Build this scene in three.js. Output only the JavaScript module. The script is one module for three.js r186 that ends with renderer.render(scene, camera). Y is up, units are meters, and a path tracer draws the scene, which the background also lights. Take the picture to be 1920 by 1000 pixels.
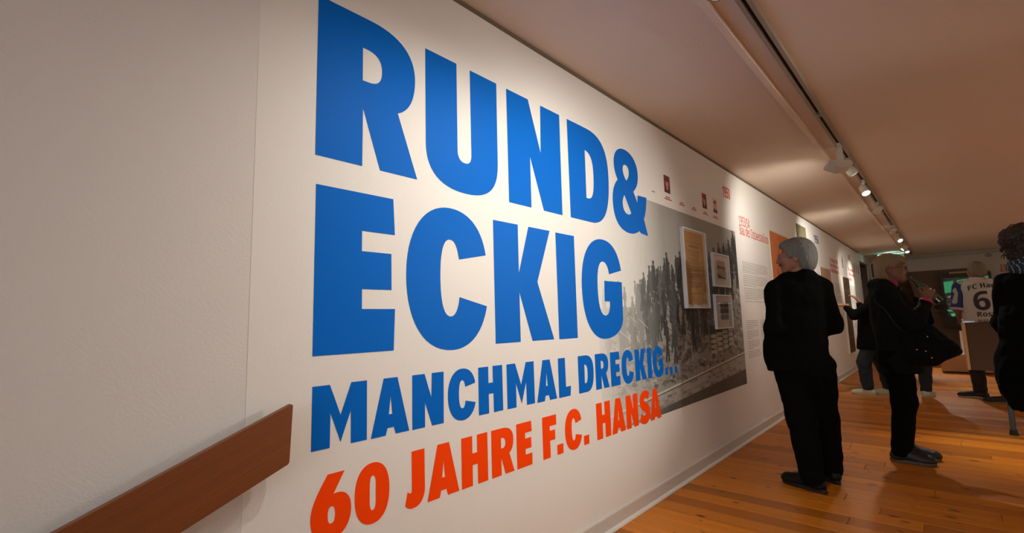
import * as THREE from 'three';
import { RoundedBoxGeometry } from 'three/addons/geometries/RoundedBoxGeometry.js';
import { mergeGeometries, mergeVertices, toCreasedNormals } from 'three/addons/utils/BufferGeometryUtils.js';
import { ImprovedNoise } from 'three/addons/math/ImprovedNoise.js';
import { FontLoader } from 'three/addons/loaders/FontLoader.js';
import { RectAreaLightUniformsLib } from 'three/addons/lights/RectAreaLightUniformsLib.js';

// ---------------------------------------------------------------- camera, light, exposure
const scene = new THREE.Scene();
const camera = new THREE.PerspectiveCamera(58.57, 1.92, 0.05, 60);
camera.position.set(1.55, 1.2004, 0);
camera.rotation.set(0.11532, 0.73788, -0.02714, 'YXZ');
scene.add(camera);
scene.background = new THREE.Color(0.02, 0.022, 0.026);
RectAreaLightUniformsLib.init();
const renderer = new THREE.WebGLRenderer({ antialias: true });
renderer.toneMapping = THREE.LinearToneMapping;
renderer.toneMappingExposure = 1.55;
renderer.shadowMap.enabled = true;

const CEIL = 2.704, FAR = -17, RIGHT = 5.6, BACK = 4.2, LOW = -1.36;
const WARM = [1.0, 0.945, 0.85];
const LAMP = { wash: 2.5, fill: 25, flood: 2.9, far: 4.5, room: 9.5, day: 3.4 };  // fill is an unseen spotlight, room the added bounce lamps

// ---------------------------------------------------------------- helpers
let seed = 7;
const rnd = () => { seed = (seed * 1664525 + 1013904223) >>> 0; return seed / 4294967296; };
const rr = (a, b) => a + (b - a) * rnd();
const V = (x, y, z) => new THREE.Vector3(x, y, z);
const taken = {};
const numbered = (n) => { const k = taken[n] = (taken[n] ?? -1) + 1; return k ? `${n}_${String(k).padStart(3, '0')}` : n; };
const shade = (o) => { o.traverse((c) => { if (c.isMesh) { c.castShadow = true; c.receiveShadow = true; } }); return o; };
function tag(o, label, category, group) { o.userData.label = label; o.userData.category = category; if (group) o.userData.group = group; return o; }
function thing(name, label, category, pos = [0, 0, 0], turn = 0, group) {
  const o = new THREE.Group(); o.name = numbered(name); scene.add(o); o.position.set(...pos); o.rotation.y = turn;
  return tag(o, label, category, group);
}
function obj(name, geo, m, parent = scene) {
  const g = Array.isArray(geo) ? mergeGeometries(geo.map((x) => { const y = x.index ? x.toNonIndexed() : x; for (const k of Object.keys(y.attributes)) if (!['position', 'normal', 'uv'].includes(k)) y.deleteAttribute(k); if (!y.attributes.uv) y.setAttribute('uv', new THREE.BufferAttribute(new Float32Array(y.attributes.position.count * 2), 2)); return y; })) : geo;
  const o = new THREE.Mesh(g, m); o.name = parent === scene ? numbered(name) : name; o.castShadow = o.receiveShadow = true; parent.add(o); return o;
}
function struct(name, geo, m, parent = scene) { const o = obj(name, geo, m, parent); if (parent === scene) o.userData.kind = 'structure'; return o; }
// box by its two corners, uv in metres
function bx(x0, y0, z0, x1, y1, z1) {
  const g = new THREE.BoxGeometry(Math.abs(x1 - x0), Math.abs(y1 - y0), Math.abs(z1 - z0)); g.translate((x0 + x1) / 2, (y0 + y1) / 2, (z0 + z1) / 2); return metreUV(g);
}
function rbx(x0, y0, z0, x1, y1, z1, r = 0.004, s = 2) {
  const g = new RoundedBoxGeometry(Math.abs(x1 - x0), Math.abs(y1 - y0), Math.abs(z1 - z0), s, r); g.translate((x0 + x1) / 2, (y0 + y1) / 2, (z0 + z1) / 2); return metreUV(g);
}
function metreUV(g, s = 1) {
  const p = g.attributes.position, n = g.attributes.normal, uv = new Float32Array(p.count * 2);
  for (let i = 0; i < p.count; i++) {
    const ax = Math.abs(n.getX(i)), ay = Math.abs(n.getY(i)), az = Math.abs(n.getZ(i));
    const [u, v] = ay >= ax && ay >= az ? [p.getX(i), p.getZ(i)] : ax >= az ? [p.getZ(i), p.getY(i)] : [p.getX(i), p.getY(i)];
    uv[2 * i] = u * s; uv[2 * i + 1] = v * s;
  }
  g.setAttribute('uv', new THREE.BufferAttribute(uv, 2)); return g;
}
function tube(pts, r, seg = 24, rad = 8, closed = false) { return new THREE.TubeGeometry(new THREE.CatmullRomCurve3(pts.map((p) => V(...p)), closed), seg, r, rad, closed); }
function cyl(a, b, ra, rb, seg = 20) {
  const A = V(...a), B = V(...b), g = new THREE.CylinderGeometry(rb, ra, A.distanceTo(B), seg);
  g.applyQuaternion(new THREE.Quaternion().setFromUnitVectors(V(0, 1, 0), B.clone().sub(A).normalize())); g.translate((A.x + B.x) / 2, (A.y + B.y) / 2, (A.z + B.z) / 2); return g;
}
const mat = (c, rough = 0.7, more = {}) => new THREE.MeshStandardMaterial({ color: Array.isArray(c) ? new THREE.Color().setRGB(...c) : c, roughness: rough, metalness: 0, ...more });
const phys = (c, rough, more = {}) => new THREE.MeshPhysicalMaterial({ color: Array.isArray(c) ? new THREE.Color().setRGB(...c) : c, roughness: rough, metalness: 0, ...more });
function canvasTex(w, h, draw, srgb = true) {
  const c = document.createElement('canvas'); c.width = w; c.height = h; draw(c.getContext('2d'), w, h);
  const t = new THREE.CanvasTexture(c); if (srgb) t.colorSpace = THREE.SRGBColorSpace; t.magFilter = THREE.LinearFilter; return t;
}
const perlin = new ImprovedNoise();
function noiseTex(n, f, lo = 0, hi = 255, oct = 4) {
  const d = new Uint8Array(n * n * 4);
  for (let j = 0; j < n; j++) for (let i = 0; i < n; i++) {
    let v = 0, a = 0.5, k = f;
    for (let o = 0; o < oct; o++, a *= 0.55, k *= 2) {   // periodic by blending on a torus
      const x = i / n, y = j / n; v += a * perlin.noise(Math.cos(6.2832 * x) * k / 6.2832 + 9 + o * 3, Math.sin(6.2832 * x) * k / 6.2832 + Math.cos(6.2832 * y) * k / 6.2832, Math.sin(6.2832 * y) * k / 6.2832 + 5);
    }
    const q = Math.max(0, Math.min(255, lo + (hi - lo) * (v + 0.5))); d.set([q, q, q, 255], (j * n + i) * 4);
  }
  const t = new THREE.DataTexture(d, n, n); t.wrapS = t.wrapT = THREE.RepeatWrapping; t.magFilter = THREE.LinearFilter; t.needsUpdate = true; return t;
}
const rep = (t, a, b = a) => { const c = t.clone(); c.wrapS = c.wrapT = THREE.RepeatWrapping; c.repeat.set(a, b); c.needsUpdate = true; return c; };
const fineNoise = noiseTex(512, 40), coarseNoise = noiseTex(256, 10);

// ---------------------------------------------------------------- materials
const M = {
  plaster: mat([0.74, 0.71, 0.68], 0.85, { bumpMap: rep(fineNoise, 3.2), bumpScale: 0.0006 }),
  vinyl: mat([0.80, 0.775, 0.735], 0.7, { bumpMap: rep(fineNoise, 5), bumpScale: 0.0003 }),
  ceiling: mat([0.81, 0.675, 0.54], 0.9, { bumpMap: rep(fineNoise, 1.5), bumpScale: 0.0006 }),  // white paint; warm floor bounce is put into this tint
  skirting: mat([0.62, 0.58, 0.53], 0.45),
  farWall: mat([0.55, 0.53, 0.46], 0.9),
  blue: phys('#0066c8', 0.48, { specularIntensity: 0.14, bumpMap: rep(fineNoise, 8), bumpScale: 0.0002 }),
  red: phys('#ff4804', 0.5, { specularIntensity: 0.14 }),
  textRed: mat('#c8321e', 0.6), textBlue: mat('#2d5c94', 0.6), textGrey: mat('#6f6a63', 0.7),
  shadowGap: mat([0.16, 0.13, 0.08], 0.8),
  trackPaint: mat([0.34, 0.29, 0.21], 0.5), trackDark: mat([0.012, 0.01, 0.007], 0.6), copper: mat([0.35, 0.2, 0.09], 0.35, { metalness: 0.8 }),
  lampPaint: mat([0.62, 0.58, 0.47], 0.5), chrome: mat([0.6, 0.6, 0.58], 0.25, { metalness: 1 }),
  frameWhite: mat([0.70, 0.72, 0.72], 0.45),
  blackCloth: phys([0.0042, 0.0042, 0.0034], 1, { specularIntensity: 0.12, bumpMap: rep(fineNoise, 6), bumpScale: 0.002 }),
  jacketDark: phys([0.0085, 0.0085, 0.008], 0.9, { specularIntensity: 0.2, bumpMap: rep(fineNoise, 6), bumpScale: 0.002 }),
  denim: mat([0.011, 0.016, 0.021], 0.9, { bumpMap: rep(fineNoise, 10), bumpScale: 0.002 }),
  skin: phys([0.34, 0.155, 0.095], 0.55, { specularIntensity: 0.6 }), skinDark: phys([0.25, 0.115, 0.07], 0.55, { specularIntensity: 0.6 }),
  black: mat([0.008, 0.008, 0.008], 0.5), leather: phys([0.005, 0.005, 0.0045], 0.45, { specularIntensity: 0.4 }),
  sole: mat([0.42, 0.38, 0.28], 0.7), sneaker: mat([0.5, 0.48, 0.33], 0.8),
  greyHair: mat([0.2, 0.2, 0.178], 0.6, { bumpMap: rep(fineNoise, 16, 0.8), bumpScale: 0.0025 }), blondHair: mat([0.33, 0.225, 0.115], 0.6, { bumpMap: rep(fineNoise, 16, 0.8), bumpScale: 0.0025 }), brownHair: mat([0.025, 0.014, 0.007], 0.6), balding: mat([0.17, 0.13, 0.09], 0.7),
  eye: mat([0.3, 0.27, 0.23], 0.3), iris: mat([0.02, 0.015, 0.01], 0.2),
  pane: phys([1, 1, 1], 0.02, { transmission: 1, thickness: 0, ior: 1.45 }),
  paper: mat([0.66, 0.63, 0.58], 0.8),
  panelWood: mat([0.13, 0.075, 0.035], 0.6), darkWood: mat([0.035, 0.022, 0.013], 0.5),
};
const lampFace = (c, k) => new THREE.MeshStandardMaterial({ color: 0x000000, emissive: new THREE.Color().setRGB(...c), emissiveIntensity: k, roughness: 1 });

// ---------------------------------------------------------------- wood
const boardRows = 8, boardLen = 2.6, boardW = 0.14;
const woodTex = canvasTex(2048, 1024, (c, W, Hh) => {
  for (let r = 0; r < boardRows; r++) {
    const y0 = r * Hh / boardRows, h = Hh / boardRows, l = rr(0.8, 1.08), hue = rr(-6, 8);
    c.save(); c.beginPath(); c.rect(0, y0, W, h); c.clip();
    c.fillStyle = `rgb(${202 * l + hue},${122 * l},${27 * l})`; c.fillRect(0, y0, W, h);
    const knots = []; for (let k = 0; k < 5; k++) knots.push([rr(40, W - 40), y0 + rr(14, h - 14), rr(3, 6) + 7 * Math.pow(rnd(), 3)]);
    const flow = (x, y) => { let d = 0; for (const [kx, ky, kr] of knots) { const dx = (x - kx) / (kr * 5.5), dy = (y - ky) / (kr * 2.2); d += Math.sign(y - ky || 1) * kr * 1.5 * Math.exp(-dx * dx - dy * dy); } return y + d + 5 * perlin.noise(x / 420, y / 60, r * 7); };
    for (let s = 0; s < 70; s++) {
      const y = y0 + rr(-6, h + 6), dark = rnd() < 0.62, a = rr(0.05, 0.22);
      c.strokeStyle = dark ? `rgba(112,46,4,${a})` : `rgba(236,150,48,${a * 0.8})`; c.lineWidth = rr(0.8, 3.6); c.beginPath();
      for (let x = 0; x <= W; x += 16) { const q = flow(x, y + 3 * perlin.noise(x / 260, s, r)); x ? c.lineTo(x, q) : c.moveTo(x, q); } c.stroke();
    }
    for (const [kx, ky, kr] of knots) {
      for (let q = 4; q >= 0; q--) { c.fillStyle = ['rgba(40,14,4,.85)', 'rgba(58,20,5,.6)', 'rgba(80,30,8,.45)', 'rgba(100,42,10,.3)', 'rgba(110,50,14,.2)'][q > 4 ? 4 : q]; c.beginPath(); c.ellipse(kx, ky, kr * (0.62 + q * 0.32) * 1.7, kr * (0.45 + q * 0.22), rr(-0.15, 0.15), 0, 6.3); c.fill(); }
    }
    c.restore();
  }
});
woodTex.wrapS = woodTex.wrapT = THREE.RepeatWrapping;
const plankMats = [1.0, 0.88, 1.07, 0.94].map((k) => phys([k, k * 0.98, k * 0.95], 0.4, { specularIntensity: 0.6, map: woodTex, bumpMap: rep(coarseNoise, 1, 6), bumpScale: 0.0006 }));
// a board: flat top, chamfered long edges, sides; u along, v across inside one row of the texture
function plankGeo(len, w, row, u0) {
  const c = 0.0022, t = 0.02, P = [], UV = [], I = [];
  const quad = (a, b, d, e) => { const n = P.length / 3; for (const q of [a, b, d, e]) { P.push(...q); UV.push(u0 + q[0] / boardLen, (row + 0.06 + 0.88 * (q[2] + w / 2) / w) / boardRows); } I.push(n, n + 1, n + 2, n, n + 2, n + 3); };
  const x0 = 0.0008, x1 = len - 0.0008, z0 = -w / 2 + 0.0009, z1 = w / 2 - 0.0009;
  quad([x0 + c, 0, z1 - c], [x1 - c, 0, z1 - c], [x1 - c, 0, z0 + c], [x0 + c, 0, z0 + c]);
  quad([x0, -c, z1], [x1, -c, z1], [x1 - c, 0, z1 - c], [x0 + c, 0, z1 - c]);
  quad([x1, -c, z0], [x0, -c, z0], [x0 + c, 0, z0 + c], [x1 - c, 0, z0 + c]);
  quad([x0, -c, z0], [x0, -c, z1], [x0 + c, 0, z1 - c], [x0 + c, 0, z0 + c]);
  quad([x1, -c, z1], [x1, -c, z0], [x1 - c, 0, z0 + c], [x1 - c, 0, z1 - c]);
  quad([x0, -t, z1], [x1, -t, z1], [x1, -c, z1], [x0, -c, z1]);
  quad([x1, -t, z0], [x0, -t, z0], [x0, -c, z0], [x1, -c, z0]);
  quad([x0, -t, z0], [x0, -t, z1], [x0, -c, z1], [x0, -c, z0]);
  quad([x1, -t, z1], [x1, -t, z0], [x1, -c, z0], [x1, -c, z1]);
  const g = new THREE.BufferGeometry(); g.setAttribute('position', new THREE.Float32BufferAttribute(P, 3)); g.setAttribute('uv', new THREE.Float32BufferAttribute(UV, 2)); g.setIndex(I);
  const f = g.toNonIndexed(); f.computeVertexNormals(); return f;
}

// ---------------------------------------------------------------- the room
const floorEdge = -0.72;
{
  const floor = new THREE.Group(); floor.name = 'floor'; floor.userData.kind = 'structure'; scene.add(floor);
  obj('subfloor', bx(-0.02, -0.17, FAR - 0.2, RIGHT + 0.02, -0.0215, floorEdge), mat([0.05, 0.03, 0.015], 0.9), floor);
  // joints read from the photograph: row depth -> a joint at x
  const joint = { 13: 0.29, 19: 1.0, 20: 1.33, 22: 0.93, 26: 0.84 };
  const far = [];
  const rows = Math.floor((floorEdge - FAR) / boardW);
  for (let r = 0; r < rows; r++) {
    const z = floorEdge - boardW * (r + 0.5);
    let x = 0.002, first = joint[r] ?? rr(0.5, 2.4), n = 0;
    while (x < RIGHT - 0.01) {
      const len = Math.min(n++ === 0 ? first : boardLen * rr(0.75, 0.99), RIGHT - x), g = plankGeo(len, boardW, Math.floor(rnd() * boardRows), rnd());
      const m = plankMats[Math.floor(rnd() * 4)];
      if (z > -8.6) { const p = obj('plank', g, m, floor); p.position.set(x, rr(-0.0006, 0), z); } else { g.translate(x, 0, z); far.push(g); }
      x += len;
    }
  }
  const fm = obj('far_planks', far, plankMats[3], floor); fm.userData.kind = 'stuff';
}
{ // stairs down to the photographer's side
  const st = new THREE.Group(); st.name = 'trim_7'; st.userData.kind = 'structure'; scene.add(st);
  for (let i = 0; i < 8; i++) obj('step', rbx(0, LOW - 0.02, floorEdge + 0.29 * i, RIGHT, -0.17 * (i + 1) + 0.0, floorEdge + 0.29 * (i + 1) + 0.02, 0.006), plankMats[1], st);
  struct('floor_lower', bx(-0.02, LOW - 0.15, floorEdge + 0.29 * 8 + 0.021, RIGHT, LOW, BACK), mat([0.2, 0.17, 0.14], 0.6));
}
{
  const w = new THREE.Group(); w.name = 'wall_left'; w.userData.kind = 'structure'; scene.add(w);
  const dz0 = -14.78, dz1 = -16.42, dh = 2.5;   // doorway at the far end of the wall
  obj('plaster', [bx(-0.22, LOW - 0.15, dz0, -0.0, CEIL + 0.1, BACK), bx(-0.22, dh, dz1, 0, CEIL + 0.1, dz0), bx(-0.22, LOW - 0.15, FAR - 0.2, 0, CEIL + 0.1, dz1)], M.plaster, w);
  // sheets of smooth printed wall covering, with hairline seams
  const seams = [-0.525, -3.352, -6.3, -9.15, -12.0, -14.76];
  for (let i = 0; i < 5; i++) obj('wall_covering', bx(0, 0.001, seams[i] - 0.0007, 0.0012, CEIL - 0.02, seams[i + 1] + 0.0007), M.vinyl, w);
}
struct('wall_right', bx(RIGHT, LOW - 0.15, FAR - 0.2, RIGHT + 0.2, CEIL + 0.1, BACK), mat([0.72, 0.66, 0.58], 0.85));
struct('wall_far', bx(-0.22, LOW, FAR - 0.2, RIGHT + 0.2, CEIL + 0.1, FAR), M.farWall);
struct('wall_back', [bx(-0.22, LOW - 0.15, BACK, 1.2, CEIL + 0.1, BACK + 0.2), bx(3.4, LOW - 0.15, BACK, RIGHT + 0.2, CEIL + 0.1, BACK + 0.2), bx(1.2, LOW - 0.15, BACK, 3.4, 0.5, BACK + 0.2), bx(1.2, 2.2, BACK, 3.4, CEIL + 0.1, BACK + 0.2)], M.plaster);
struct('ceiling', bx(-0.22, CEIL, FAR - 0.2, RIGHT + 0.2, CEIL + 0.2, BACK + 0.2), M.ceiling);
{ // unseen window out of view behind the camera, cool light for the left wall
  const w = new THREE.Group(); w.name = 'unseen_window_1'; w.userData.kind = 'structure'; scene.add(w);
  obj('unseen_window_frame', [bx(1.2, 0.5, BACK + 0.04, 1.26, 2.2, BACK + 0.1), bx(3.34, 0.5, BACK + 0.04, 3.4, 2.2, BACK + 0.1), bx(1.26, 0.5, BACK + 0.04, 3.34, 0.56, BACK + 0.1), bx(1.26, 2.14, BACK + 0.04, 3.34, 2.2, BACK + 0.1), bx(2.27, 0.56, BACK + 0.04, 2.33, 2.14, BACK + 0.1)], M.frameWhite, w);
  obj('unseen_window_pane', [bx(1.26, 0.56, BACK + 0.066, 2.27, 2.14, BACK + 0.072), bx(2.33, 0.56, BACK + 0.066, 3.34, 2.14, BACK + 0.072)], lampFace([0.75, 0.88, 1.0], 0.5), w);
  const L = new THREE.RectAreaLight(new THREE.Color().setRGB(0.86, 0.93, 1.0), LAMP.day, 2.08, 1.58); L.position.set(2.3, 1.35, BACK - 0.02); L.lookAt(2.3, 1.2, -3); scene.add(L);
}
{ // skirting with a quarter-round bead at the floor and screw plugs
  const b = new THREE.Group(); b.name = 'baseboard_left'; b.userData.kind = 'structure'; scene.add(b);
  const s = new THREE.Shape(); s.moveTo(0, 0.001); s.lineTo(0.016, 0.001); s.lineTo(0.016, 0.082); s.quadraticCurveTo(0.016, 0.092, 0.006, 0.094); s.lineTo(0, 0.094); s.closePath();
  const q = new THREE.Shape(); q.moveTo(0.016, 0.001); q.lineTo(0.034, 0.001); q.absarc(0.017, 0.001, 0.017, 0, Math.PI / 2, false); q.lineTo(0.016, 0.018); q.closePath();
  const run = (sh, z0, z1) => { const g = new THREE.ExtrudeGeometry(sh, { depth: z0 - z1, bevelEnabled: false, curveSegments: 6 }); g.translate(0, 0, z1); return g; };
  obj('skirting_board', run(s, floorEdge, -14.76), M.skirting, b);
  obj('quarter_round', run(q, floorEdge, -14.76), mat([0.72, 0.70, 0.66], 0.4), b);
  for (const z of [-2.6, -3.0, -3.66, -3.86, -4.62, -4.9]) { const g = new THREE.SphereGeometry(0.004, 10, 6); g.scale(0.35, 1, 1); g.translate(0.0162, 0.06, z); obj('screw_plug', g, M.frameWhite, b); }
}
{ // dark shadow gap strip where the wall meets the ceiling
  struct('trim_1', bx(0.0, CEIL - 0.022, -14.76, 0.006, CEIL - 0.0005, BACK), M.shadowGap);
}
{ // door in the recess at the far end of the left wall
  const d = new THREE.Group(); d.name = 'door_1'; d.userData.kind = 'structure'; scene.add(d);
  obj('door_frame', [bx(-0.22, 0, -14.78, -0.02, 2.5, -14.83), bx(-0.22, 0, -16.37, -0.02, 2.5, -16.42), bx(-0.22, 2.45, -14.83, -0.02, 2.5, -16.37)], mat([0.10, 0.055, 0.035], 0.6), d);
  obj('door_leaf', rbx(-0.2, 0.005, -14.835, -0.155, 2.1, -16.365, 0.004), mat([0.42, 0.43, 0.43], 0.55), d);
  obj('transom', rbx(-0.2, 2.105, -14.835, -0.155, 2.445, -16.365, 0.004), mat([0.13, 0.07, 0.045], 0.6), d);
  obj('door_handle', [cyl([-0.155, 1.05, -14.95], [-0.11, 1.05, -14.95], 0.01, 0.01), cyl([-0.115, 1.05, -14.95], [-0.115, 1.05, -15.07], 0.009, 0.009)], M.chrome, d);
}
{ // handrail board on the stairs
  const t = thing('handrail', 'sloping brown wooden board handrail rising along the white wall at lower left', 'handrail', [0.055, 0, 0]);
  const s = new THREE.Shape(), sl = 0.4, z0 = 0.63, z1 = -1.75, top = (z) => 0.972 + sl * (z - 0.632), hh = 0.168;  // s.x = -z
  s.moveTo(z1, top(z1)); s.lineTo(z0 - 0.004, top(z0) - 0.001); s.quadraticCurveTo(z0, top(z0), z0, top(z0) - 0.005); s.lineTo(z0 - 0.006, top(z0) - hh + 0.006); s.quadraticCurveTo(z0 - 0.007, top(z0) - hh, z0 - 0.012, top(z0) - hh - 0.002); s.lineTo(z1, top(z1) - hh); s.closePath();
  const g = new THREE.ExtrudeGeometry(s, { depth: 0.02, bevelEnabled: true, bevelSize: 0.0015, bevelThickness: 0.0015, bevelSegments: 2, curveSegments: 4 });
  g.rotateY(Math.PI / 2);
  const p = g.attributes.position, uv = g.attributes.uv, ca = Math.cos(Math.atan(sl)), sa = Math.sin(Math.atan(sl));
  for (let i = 0; i < p.count; i++) { const a = -p.getZ(i), b = p.getY(i); uv.setXY(i, (a * ca + b * sa) / 1.4, (b * ca - a * sa + p.getX(i)) / 0.35); }
  const tex = canvasTex(1024, 512, (c, W, Hh) => {
    c.fillStyle = 'rgb(124,68,28)'; c.fillRect(0, 0, W, Hh);
    for (let i = 0; i < 420; i++) { const y = rr(0, Hh), k = rnd(), a = rr(0.04, 0.16); c.strokeStyle = k < 0.6 ? `rgba(70,32,8,${a})` : `rgba(170,104,48,${a})`; c.lineWidth = rr(0.6, 3); c.beginPath(); const x0 = rr(-200, W), l = rr(120, 700); for (let x = 0; x <= l; x += 20) c.lineTo(x0 + x, y + 4 * perlin.noise((x0 + x) / 180, y / 40, 1)); c.stroke(); }
    for (let i = 0; i < 900; i++) { c.fillStyle = `rgba(52,22,6,${rr(0.1, 0.3)})`; c.fillRect(rr(0, W), rr(0, Hh), rr(6, 22), 1); }
    for (const [x, y] of [[300, 200], [620, 300], [820, 120]]) { c.fillStyle = 'rgba(40,16,5,.7)'; c.beginPath(); c.ellipse(x, y, 5, 3, 0, 0, 7); c.fill(); }
  }); tex.wrapS = tex.wrapT = THREE.RepeatWrapping;
  obj('board', g, mat(0xffffff, 0.42, { map: tex }), t);
  for (const z of [-0.32, 0.9]) obj('bracket', [cyl([-0.055, top(-z) - 0.1, z], [0, top(-z) - 0.1, z], 0.012, 0.012), cyl([-0.0549, top(-z) - 0.1, z], [-0.049, top(-z) - 0.1, z], 0.03, 0.03)], M.chrome, t);
}
// ---------------------------------------------------------------- lettering on the wall
// paths in cap-height units: M, L, C as usual; H = quarter bend leaving level, V = quarter bend leaving upright
function glyph(str) {
  const paths = [], tk = str.trim().split(/\s+/); let i = 0, p = null, x = 0, y = 0;
  const num = () => parseFloat(tk[i++]);
  while (i < tk.length) {
    const c = tk[i++];
    if (c === 'M') { p = new THREE.Path(); paths.push(p); x = num(); y = num(); p.moveTo(x, y); }
    else if (c === 'L') { while (i < tk.length && !isNaN(parseFloat(tk[i]))) { x = num(); y = num(); p.lineTo(x, y); } }
    else if (c === 'H') { const a = num(), b = num(), k = 0.58; p.bezierCurveTo(x + k * (a - x), y, a, b - k * (b - y), a, b); x = a; y = b; }
    else if (c === 'V') { const a = num(), b = num(), k = 0.58; p.bezierCurveTo(x, y + k * (b - y), a - k * (a - x), b, a, b); x = a; y = b; }
    else if (c === 'C') { const q = [num(), num(), num(), num(), num(), num()]; p.bezierCurveTo(...q); x = q[4]; y = q[5]; }
  }
  const s = new THREE.Shape(paths[0].getPoints(14)); s.holes = paths.slice(1).map((h) => new THREE.Path(h.getPoints(14))); return s;
}
const GLYPH = {
  R: 'M 0 0 L 0 1 .35 1 C .60 1 .705 .88 .705 .715 C .705 .58 .66 .47 .562 .428 L .72 0 .428 0 .302 .384 .3 0 M .298 .79 L .33 .79 C .41 .785 .44 .745 .44 .675 C .44 .6 .405 .568 .34 .568 L .298 .567',
  U: 'M 0 1 L .297 1 .297 .31 C .297 .25 .325 .22 .372 .22 C .42 .22 .44 .25 .44 .31 L .438 1 .738 1 .733 .29 C .73 .08 .62 -.018 .38 -.018 C .13 -.018 0 .08 0 .29',
  N: 'M 0 0 L 0 1 .285 1 .447 .534 .463 1 .757 1 .747 0 .465 0 .292 .465 .29 0',
  D: 'M 0 0 L 0 1 .34 1 C .62 1 .75 .86 .75 .57 C .75 .2 .64 0 .38 0 M .298 .755 L .31 .755 C .41 .74 .445 .66 .445 .53 C .445 .34 .42 .25 .33 .245 L .292 .245',
  '&': 'M .326 .975 H .625 .74 C .625 .64 .59 .57 .49 .5 L .575 .375 .592 .472 .816 .483 C .81 .39 .77 .26 .72 .2 L .805 0 .625 .012 .585 .035 C .5 -.005 .43 -.02 .36 -.02 C .12 -.02 0 .1 0 .3 C 0 .42 .04 .505 .135 .575 C .085 .635 .065 .69 .065 .75 C .065 .89 .17 .975 .326 .975 M .33 .79 C .28 .79 .262 .76 .262 .72 C .262 .68 .285 .64 .33 .6 C .38 .64 .405 .68 .405 .715 C .405 .76 .38 .79 .33 .79 M .27 .42 C .23 .38 .22 .345 .22 .31 C .22 .24 .27 .2 .33 .2 C .36 .2 .385 .21 .41 .225',
  E: 'M 0 0 L 0 1 .528 1 .541 .757 .3 .757 .3 .628 .514 .628 .516 .39 .303 .39 .304 .267 .543 .267 .533 0',
  C: 'M .755 .292 C .705 .09 .575 -.025 .4 -.025 C .13 -.025 0 .2 0 .5 C 0 .81 .15 1.02 .39 1.02 C .585 1.02 .715 .9 .752 .695 L .472 .64 C .455 .74 .43 .782 .385 .782 C .32 .782 .292 .67 .292 .5 C .292 .32 .32 .216 .385 .216 C .43 .216 .46 .27 .472 .358',
  K: 'M 0 0 L 0 1 .302 1 .3 .58 .444 1 .748 1 .544 .515 .759 0 .454 0 .3 .417 .298 0',
  I: 'M 0 0 L 0 1 .302 1 .296 0',
  G: 'M .793 .58 L .427 .58 .415 .362 .522 .36 C .52 .26 .48 .212 .42 .212 C .33 .212 .29 .32 .29 .5 C .29 .68 .33 .785 .415 .785 C .47 .785 .515 .74 .529 .655 L .79 .71 C .745 .915 .62 1.025 .42 1.025 C .15 1.025 0 .81 0 .5 C 0 .18 .14 -.03 .4 -.03 C .62 -.03 .765 .06 .782 .18',
  M: 'M 0 0 L 0 1 .29 1 .485 .49 .67 1 .965 1 .97 0 .675 0 .668 .54 .49 .06 .308 .55 .304 0',
  A: 'M .25 1 L .54 1 .795 0 .505 0 .466 .125 .33 .125 .294 0 0 0 M .397 .69 L .357 .36 .432 .36',
  H: 'M 0 0 L 0 1 .3 1 .3 .645 .44 .645 .44 1 .745 1 .748 0 .453 0 .45 .41 .303 .41 .303 0',
  L: 'M 0 0 L 0 1 .3 1 .31 .25 .53 .25 .495 0',
  6: 'M .27 .98 L .56 .98 .37 .655 C .385 .66 .41 .665 .44 .665 C .59 .665 .685 .55 .685 .37 C .685 .13 .56 -.03 .34 -.03 C .12 -.03 0 .12 0 .36 C 0 .56 .12 .75 .27 .98 M .342 .475 C .3 .475 .28 .43 .28 .345 C .28 .26 .3 .213 .342 .213 C .385 .213 .405 .26 .405 .345 C .405 .43 .385 .475 .342 .475',
  0: 'M .335 .985 C .12 .985 0 .8 0 .485 C 0 .17 .12 -.02 .335 -.02 C .55 -.02 .67 .17 .67 .485 C .67 .8 .55 .985 .335 .985 M .34 .77 C .38 .77 .4 .72 .4 .6 L .4 .36 C .4 .25 .38 .2 .34 .2 C .3 .2 .28 .25 .28 .36 L .28 .6 C .28 .72 .3 .77 .34 .77',
  J: 'M .144 1 L .436 1 .443 .31 C .443 .1 .34 -.012 .17 -.012 C .1 -.012 .04 .02 0 .075 L .055 .305 C .08 .275 .105 .262 .125 .265 C .14 .27 .147 .285 .147 .32',
  F: 'M 0 0 L 0 1 .56 1 .56 .75 .285 .75 .288 .64 .5 .64 .5 .4 .288 .4 .29 0',
  S: 'M .7 .93 C .62 .99 .5 1.02 .4 1.02 C .16 1.02 .03 .88 .03 .7 C .03 .52 .12 .43 .29 .37 C .37 .34 .4 .32 .4 .28 C .4 .25 .37 .235 .33 .235 C .26 .235 .16 .275 .09 .335 L 0 .08 C .09 0 .22 -.03 .33 -.03 C .58 -.03 .71 .12 .71 .32 C .71 .5 .61 .58 .45 .64 C .36 .67 .32 .69 .32 .735 C .32 .77 .345 .785 .39 .785 C .46 .785 .54 .75 .61 .7',
  '.': 'M 0 0 L 0 .24 .25 .24 .25 0',
  ',': 'M 0 0 L 0 .245 .205 .245 .22 0',
};
const shapeCache = {};
function letterGeo(ch, cap) {
  const g = new THREE.ExtrudeGeometry(shapeCache[ch] ??= glyph(GLYPH[ch]), { depth: 0.0006, bevelEnabled: false, curveSegments: 1 });
  g.scale(cap, cap, 1); g.rotateY(Math.PI / 2); const uv = g.attributes.uv, p = g.attributes.position; for (let i = 0; i < p.count; i++) uv.setXY(i, -p.getZ(i), p.getY(i)); return g;   // rotateY: x -> -z
}
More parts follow.
